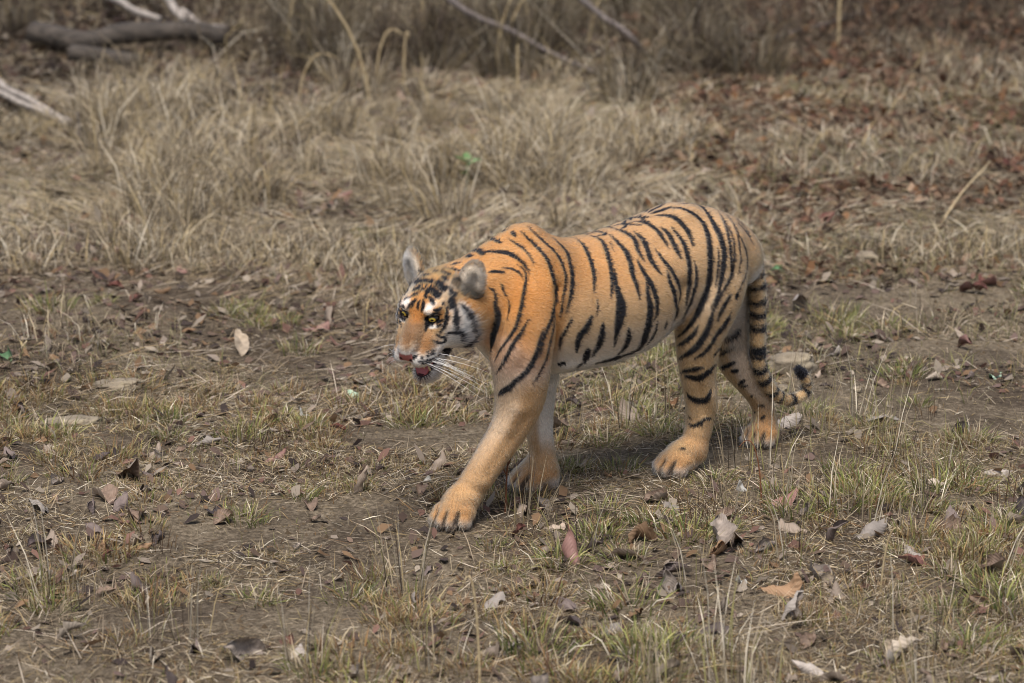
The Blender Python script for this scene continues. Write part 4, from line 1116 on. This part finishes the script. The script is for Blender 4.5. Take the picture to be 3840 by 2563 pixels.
# ------------------------------------------------------------------ stones, logs, branches, stems
m_stone, N_, L_, b = new_mat('field_stone')
tc = N_.new('ShaderNodeTexCoord')
n1_ = noise(9, 8); r_ = ramp(n1_.outputs['Fac'], [(.3, (.13, .105, .075)), (.55, (.25, .205, .145)), (.75, (.37, .315, .21))]); L_.new(r_.outputs[0], b.inputs['Base Color']); b.inputs['Roughness'].default_value = .9
bu = N_.new('ShaderNodeBump'); bu.inputs['Strength'].default_value = .5; bu.inputs['Distance'].default_value = .02; nq = noise(40, 10); L_.new(nq.outputs['Fac'], bu.inputs['Height']); L_.new(bu.outputs[0], b.inputs['Normal'])
def stone(u, v, sxm, sym, szm, seed, label, rz=0.0, name='stone'):
    SVs, SFs = uv_sphere(40, 24)
    V = np.sign(SVs) * np.abs(SVs) ** .72
    V = V * (1 - .30 * np.abs(hash_noise(SVs + 3, 2.3, seed + 5)[:, None] - .5) * 2 + .26 * (hash_noise(SVs + 3, 1.6, seed)[:, None] - .5) + .14 * (hash_noise(SVs + 3, 4, seed + 1)[:, None] - .5) + .06 * (hash_noise(SVs + 3, 11, seed + 2)[:, None] - .5)) * [sxm, sym, szm]
    o = link(bpy.data.objects.new(name, mesh_np(name, V, SFs[:, ::-1], m_stone))); p = on_ground(u, v)
    o.location = (p[0], p[1] + sym * .6, float(gz(p[0], p[1])[0]) + szm * .45); o.rotation_euler = (0, 0, rz); return tag(o, label, 'stone')
stone(2972, 1400, .095, .065, .05, 3, 'tan boulder half sunk in the soil behind the tiger\'s tail', .2)
stone(2932, 1478, .026, .022, .022, 5, 'small round tan stone below the curve of the tail')
stone(265, 1602, .11, .045, .02, 7, 'long low lump of sandy clay in the matted straw', .25)
stone(440, 1462, .10, .045, .022, 9, 'flat sandy clay ridge in the straw', .3)
stone(3210, 1475, .022, .018, .016, 11, 'pebble on the bare soil past the tail tip')
stone(3255, 990, .05, .04, .035, 13, 'brown earth clod topped by a red leaf')
def bark(name, base, hi):
    m, n, l, b = new_mat(name); tc = n.new('ShaderNodeTexCoord'); mp = n.new('ShaderNodeMapping'); mp.inputs['Scale'].default_value = (5, 26, 26); l.new(tc.outputs['Object'], mp.inputs[0])
    nz = n.new('ShaderNodeTexNoise'); nz.inputs['Scale'].default_value = 1.6; nz.inputs['Detail'].default_value = 7; l.new(mp.outputs[0], nz.inputs['Vector'])
    r = n.new('ShaderNodeValToRGB'); r.color_ramp.elements[0].position = .32; r.color_ramp.elements[1].position = .7; r.color_ramp.elements[0].color = (*base, 1); r.color_ramp.elements[1].color = (*hi, 1)
    l.new(nz.outputs['Fac'], r.inputs['Fac']); l.new(r.outputs[0], b.inputs['Base Color']); b.inputs['Roughness'].default_value = .85
    bu = n.new('ShaderNodeBump'); bu.inputs['Strength'].default_value = .6; bu.inputs['Distance'].default_value = .01; l.new(nz.outputs['Fac'], bu.inputs['Height']); l.new(bu.outputs[0], b.inputs['Normal']); return m
M_LOG, M_GREY, M_TWIG, M_STEM, M_RED = bark('log_bark', (.016, .012, .009), (.085, .068, .053)), bark('weathered_wood', (.17, .145, .125), (.42, .37, .32)), bark('twig_bark', (.06, .048, .042), (.17, .14, .125)), bark('straw_stem', (.30, .22, .11), (.50, .40, .24)), bark('red_stem', (.09, .03, .014), (.22, .085, .03))
def stick(name, label, pts, r0, r1, mat, cat='branch', knob=.12, seg=9):
    """a branch through ground pixels (u, v, height above ground in metres)"""
    P = []
    for u, v, h in pts:
        p = on_ground(u, v); P.append((p[0], p[1], p[2] + h))
    c = P[0]; Q = catmull(np.array(P) - c, 8); n_ = len(Q)
    rr = np.linspace(r0, r1, n_) * (1 + knob * (hash_noise(Q + 5, 7, len(label)) - .5) * 2)
    Q = Q + (np.stack([hash_noise(Q + k, 3, k) for k in (1, 2, 3)], 1) - .5) * r0 * 1.2
    V, F = tube(Q, rr, seg)
    i0, i1 = len(V), len(V) + 1
    V = np.vstack([V, Q[0], Q[-1]])
    caps = [(i0, (j + 1) % seg, j, i0) for j in range(seg)]
    F3 = np.array([(i0, (j + 1) % seg, j) for j in range(seg)] + [(i1, (n_ - 1) * seg + j, (n_ - 1) * seg + (j + 1) % seg) for j in range(seg)])
    me = bpy.data.meshes.new(name); me.from_pydata(V.tolist(), [], F.tolist() + F3.tolist()); me.materials.append(mat)
    me.polygons.foreach_set('use_smooth', [True] * len(me.polygons))
    o = link(bpy.data.objects.new(name, me)); o.location = c; return tag(o, label, cat)
Z1 = lambda x, y: (x * .545, y * .545)
Z2 = lambda x, y: (1280 + x * .545, y * .545)
Z3 = lambda x, y: (2560 + x * .545, y * .545)
def zs(fn, pts): return [(*fn(x, y), h) for x, y, h in pts]
stick('fallen_log', 'thick dark fallen log lying across the leaf litter', zs(Z1, [(200, 330, .10), (600, 345, .10), (1000, 350, .10), (1560, 345, .10)]), .075, .062, M_LOG, 'log')
stick('fallen_log', 'short dark log resting against the longer log', zs(Z1, [(470, 440, .06), (700, 455, .07), (960, 480, .06)]), .055, .045, M_LOG, 'log')
stick('branch', 'pale broken branch leaning onto the log', zs(Z1, [(690, 60, .12), (830, 200, .18), (1090, 330, .18)]), .028, .022, M_GREY)
stick('branch', 'split bleached branch with a bare white end', zs(Z1, [(1000, 60, .24), (1130, 190, .22), (1280, 300, .16)]), .034, .026, M_GREY)
stick('branch', 'short grey branch stub behind the log', zs(Z1, [(700, 70, .22), (890, 140, .18)]), .026, .02, M_GREY)
stick('branch', 'grey forked branch lying behind the bleached branch', zs(Z1, [(1240, 200, .12), (1400, 270, .12), (1580, 285, .10)]), .022, .012, M_GREY)
stick('branch', 'long grey stick poking in over the straw', zs(Z1, [(-90, 640, .10), (150, 780, .10), (490, 900, .04)]), .024, .017, M_GREY)
stick('branch', 'thin grey stick lying beside the longer stick', zs(Z1, [(-90, 700, .08), (150, 800, .08), (470, 910, .035)]), .020, .015, M_GREY)
stick('branch', 'thin curved stick bordering the litter and the straw', zs(Z1, [(190, 700, .01), (480, 675, .01), (760, 590, .015), (1080, 550, .01)]), .014, .009, M_GREY)
stick('branch', 'dark upright twig stump in the straw', [(*Z1(540, 985), -.01), (*Z1(541, 960), .08), (*Z1(540, 960), .15)], .012, .009, M_TWIG)
stick('branch', 'long dark curved branch under the grass thicket', zs(Z2, [(520, 180, .34), (700, 330, .34), (1000, 450, .28), (1300, 510, .20), (1740, 575, .06)]), .026, .016, M_TWIG)
stick('branch', 'dark bowed branch slanting through the grass clumps', zs(Z2, [(1440, 200, .40), (1600, 320, .38), (1760, 430, .32), (1960, 490, .22), (2120, 480, .06)]), .028, .015, M_TWIG)
stick('branch', 'thin dark branch lying on the red leaf litter', zs(Z3, [(630, 290, .03), (900, 225, .04), (1320, 110, .04)]), .016, .008, M_TWIG)
stick('branch', 'thin bare twig crossing the leaf litter', zs(Z3, [(0, 70, .08), (300, 225, .05), (620, 300, .02)]), .014, .008, M_TWIG)
stick('plant_stem', 'single tall tan stem standing in the leaf litter', [(*Z3(1065, 330), -.02), (*Z3(1070, 330), .3), (*Z3(1085, 330), .85)], .012, .009, M_STEM, 'stem')
stick('plant_stem', 'bent tan straw leaning over bare soil', zs(Z3, [(1760, 1560, .0), (1900, 1440, .06), (2110, 1290, .13)]), .006, .004, M_STEM, 'stem')
def arc(name, label, u, v, du, hgt, reach, r0, mat, back=0.0):
    """a stem rooted at a ground pixel that rises and bows over sideways"""
    p = on_ground(u, v); t = np.linspace(0, 1, 12)[:, None]
    Q = np.hstack([du * reach * t ** 1.6, back * t, hgt * np.sin(t * math.pi * .62) / math.sin(math.pi * .62) * (1 - .15 * t) - .01])
    V, F = tube(Q, r0 * (1 - .6 * t[:, 0]), 6); o = link(bpy.data.objects.new(name, mesh_np(name, V, F, mat))); o.location = p; return tag(o, label, 'stem')
arc('grass_stalk', 'long bowed golden grass stem arching over the straw', *Z2(195, 700), -1, .85, 1.0, .009, M_STEM)
arc('grass_stalk', 'straight golden grass stem leaning up past the log', *Z1(1980, 400), 1, .75, .35, .009, M_STEM)
arc('grass_stalk', 'pale grass stem hooked over at its tip', *Z1(2060, 690), 1, .30, .22, .008, M_STEM)
arc('grass_stalk', 'long grass stem looping in front of the thicket', *Z2(1120, 420), 1, .55, .5, .008, M_STEM)
arc('grass_stalk', 'second looping grass stem in front of the thicket', *Z2(1060, 470), 1, .75, .6, .008, M_STEM)
arc('grass_stalk', 'pale looping grass stem hanging over the dark branch', *Z2(1330, 330), -1, 0.62, 0.55, .009, M_STEM)
arc('grass_stalk', 'tall straight stem rising from the thicket', *Z2(560, 300), 0.3, 0.9, 0.15, .009, M_STEM)
arc('grass_stalk', 'broad bowed stem at the thicket edge', *Z2(1700, 330), 1, 0.6, 0.5, .009, M_STEM)
arc('grass_stalk', 'fine hooked stem over the brown litter', *Z2(240, 560), 1, 0.34, 0.16, .009, M_STEM)
arc('grass_stalk', 'pale upright stem by the hooked stem', *Z2(430, 560), 0.3, 0.33, 0.12, .009, M_STEM)
arc('grass_stalk', 'stubby flowering grass stem in the mid field', *Z2(1215, 700), -0.1, 0.36, 0.05, .009, M_STEM)
arc('grass_stalk', 'slender bowed grass stem rooted in the near stubble', 1800, 2590, -.45, .34, .10, .0042, M_STEM)
arc('grass_stalk', 'straight pale straw rising from near leaves', *(2560 + 1360 * .545, 1708 + 960 * .545), 1, .22, .06, .0035, M_STEM)
arc('grass_stalk', 'drooping orange stem before the tiger\'s hind paw', 2855, 1880, -.6, .22, .12, .003, M_RED)
# seed stalk before the tiger's foreleg: stem, side stem and seed spikes
sp = on_ground(1893, 1925); root_o = bpy.data.objects.new('seed_stalk', None); link(root_o); root_o.location = sp
tag(root_o, 'thin russet seed stalk with two spiky branches before the tiger\'s foreleg', 'plant')
def px_at(u, v):                                            # point of a pixel in the upright plane through the stalk's root
    r = ray(u, v); return CAM + r * ((sp[1] - CAM[1]) / r[1]) - sp
R4 = lambda x, y: (1560 + x * .4785, 1300 + y * .4785)
def stalk_part(name, pts, r0, r1):
    Q = catmull([px_at(*R4(*p)) for p in pts], 5); V, F = tube(Q, np.linspace(r0, r1, len(Q)), 6)
    return link(bpy.data.objects.new(name, mesh_np(name, V, F, M_RED)), root_o), Q
s1, Qa = stalk_part('stem', [(698, 1312), (706, 1150), (712, 1000), (725, 850), (735, 700), (755, 575)], .0034, .0020)
s2, Qb = stalk_part('side_stem', [(706, 1000), (685, 950), (665, 800), (630, 690), (585, 625)], .0026, .0018)
for Q in (Qa[-14:], Qb[-14:]):
    for i in range(0, 13, 2):
        d = Q[min(i + 1, 13)] - Q[i]; d /= np.linalg.norm(d) + 1e-9
        e = Q[i] + d * .022 + np.array([(-1) ** (i // 2) * .009, RNG.normal(0, .004), .004])
        V, F = tube([Q[i], (Q[i] + e) / 2 + [0, 0, .002], e], [.0016, .0034, .0004], 5); link(bpy.data.objects.new('seed_spike', mesh_np('seed_spike', V, F, M_RED)), root_o)
# green sprout behind the tiger
spr = bpy.data.objects.new('green_sprout', None); link(spr); spr.location = on_ground(1752, 720)
tag(spr, 'bright green seedling with a few broad leaves in the straw', 'plant')
m_spr, n_, l_, b = new_mat('sprout_leaf'); b.inputs['Base Color'].default_value = (.11, .24, .075, 1); b.inputs['Roughness'].default_value = .5
V, F = tube([(0, 0, -.01), (.004, 0, .08), (0, 0, .17)], [.004, .0035, .002], 6); link(bpy.data.objects.new('stem', mesh_np('sprout_stem', V, F, m_spr)), spr)
for i, (a, zt) in enumerate(((2.7, .16), (.3, .15), (4.4, .10), (1.6, .17))):
    lm = leaf_mesh('sprout_leaf', 300 + i, W=.6, curl=.5, bend=.3); lm.materials.append(m_spr)
    o = link(bpy.data.objects.new('leaf', lm), spr); o.scale = (.075,) * 3; o.location = (.035 * math.cos(a), .035 * math.sin(a), zt); o.rotation_euler = (.2, -.35, a)

# ------------------------------------------------------------------ labels: the look-alike nearest to a landmark is named after it
LAND = [(to_world(PAWS[0][1])[0], "the tiger's leading forepaw"), (to_world(PAWS[1][1])[0], "the tiger's trailing forepaw"), (to_world(PAWS[2][1])[0], "the tiger's leading hind paw"), (to_world(PAWS[3][1])[0], "the tiger's trailing hind paw")]
SHORT = {'tan boulder': 'the tan boulder', 'long low lump': 'the long clay lump', 'flat sandy clay': 'the flat clay ridge', 'crumpled dark red': 'the crumpled dark red leaf', 'cream leaf with lobed': 'the lobed cream leaf', 'broad flat cream': 'the broad cream oval leaf',
         'very large curled': 'the very large orange-lined leaf', 'pale green leaf lying alone': 'the lone pale green leaf', 'large pinkish-tan': 'the pinkish-tan curled leaf', 'small white folded': 'the white folded leaf', 'bright green seedling': 'the green seedling',
         'thick dark fallen': 'the thick fallen log', 'single tall tan': 'the single tall tan stem', 'bent tan straw': 'the bent tan straw', 'brown earth clod': 'the brown earth clod', 'cream leaf scrap': 'the cream leaf scrap', 'large grey-white': 'the upright grey-white leaf',
         'slender bowed': 'the slender bowed grass stem', 'bright white leaf': 'the bright white leaf scrap', 'long grey stick': 'the long grey stick', 'long dark curved': 'the long dark curved branch', 'dark upright twig': 'the dark twig stump', 'white torn leaf beside the tiger\'s hind': 'the white torn leaf'}
for o in list(COL.objects):
    lab = o.get('label')
    if lab and not o.get('group') and o.parent is None:
        for k, v in SHORT.items():
            if lab.startswith(k): LAND.append((np.array(o.location), v))
fam = {}
for o in COL.objects:
    if o.get('group') and o.parent is None: fam.setdefault(o['group'], []).append(o)
for g_, os_ in fam.items():
    P = np.array([o.location[:2] for o in os_]); used = set()
    for c, nm in LAND:
        d = np.hypot(*(P - np.array(c)[:2]).T); i = int(d.argmin())
        if d[i] < .8 and i not in used:
            used.add(i); b_ = os_[i]['label']
            for cut in (' at the back of the field', ' in the straw field', ' growing from bare soil', ' on the soil', ' lying on the ground', ' in the litter', ' standing upright'): b_ = b_.replace(cut, '')
            os_[i]['label'] = b_ + ' closest to ' + nm
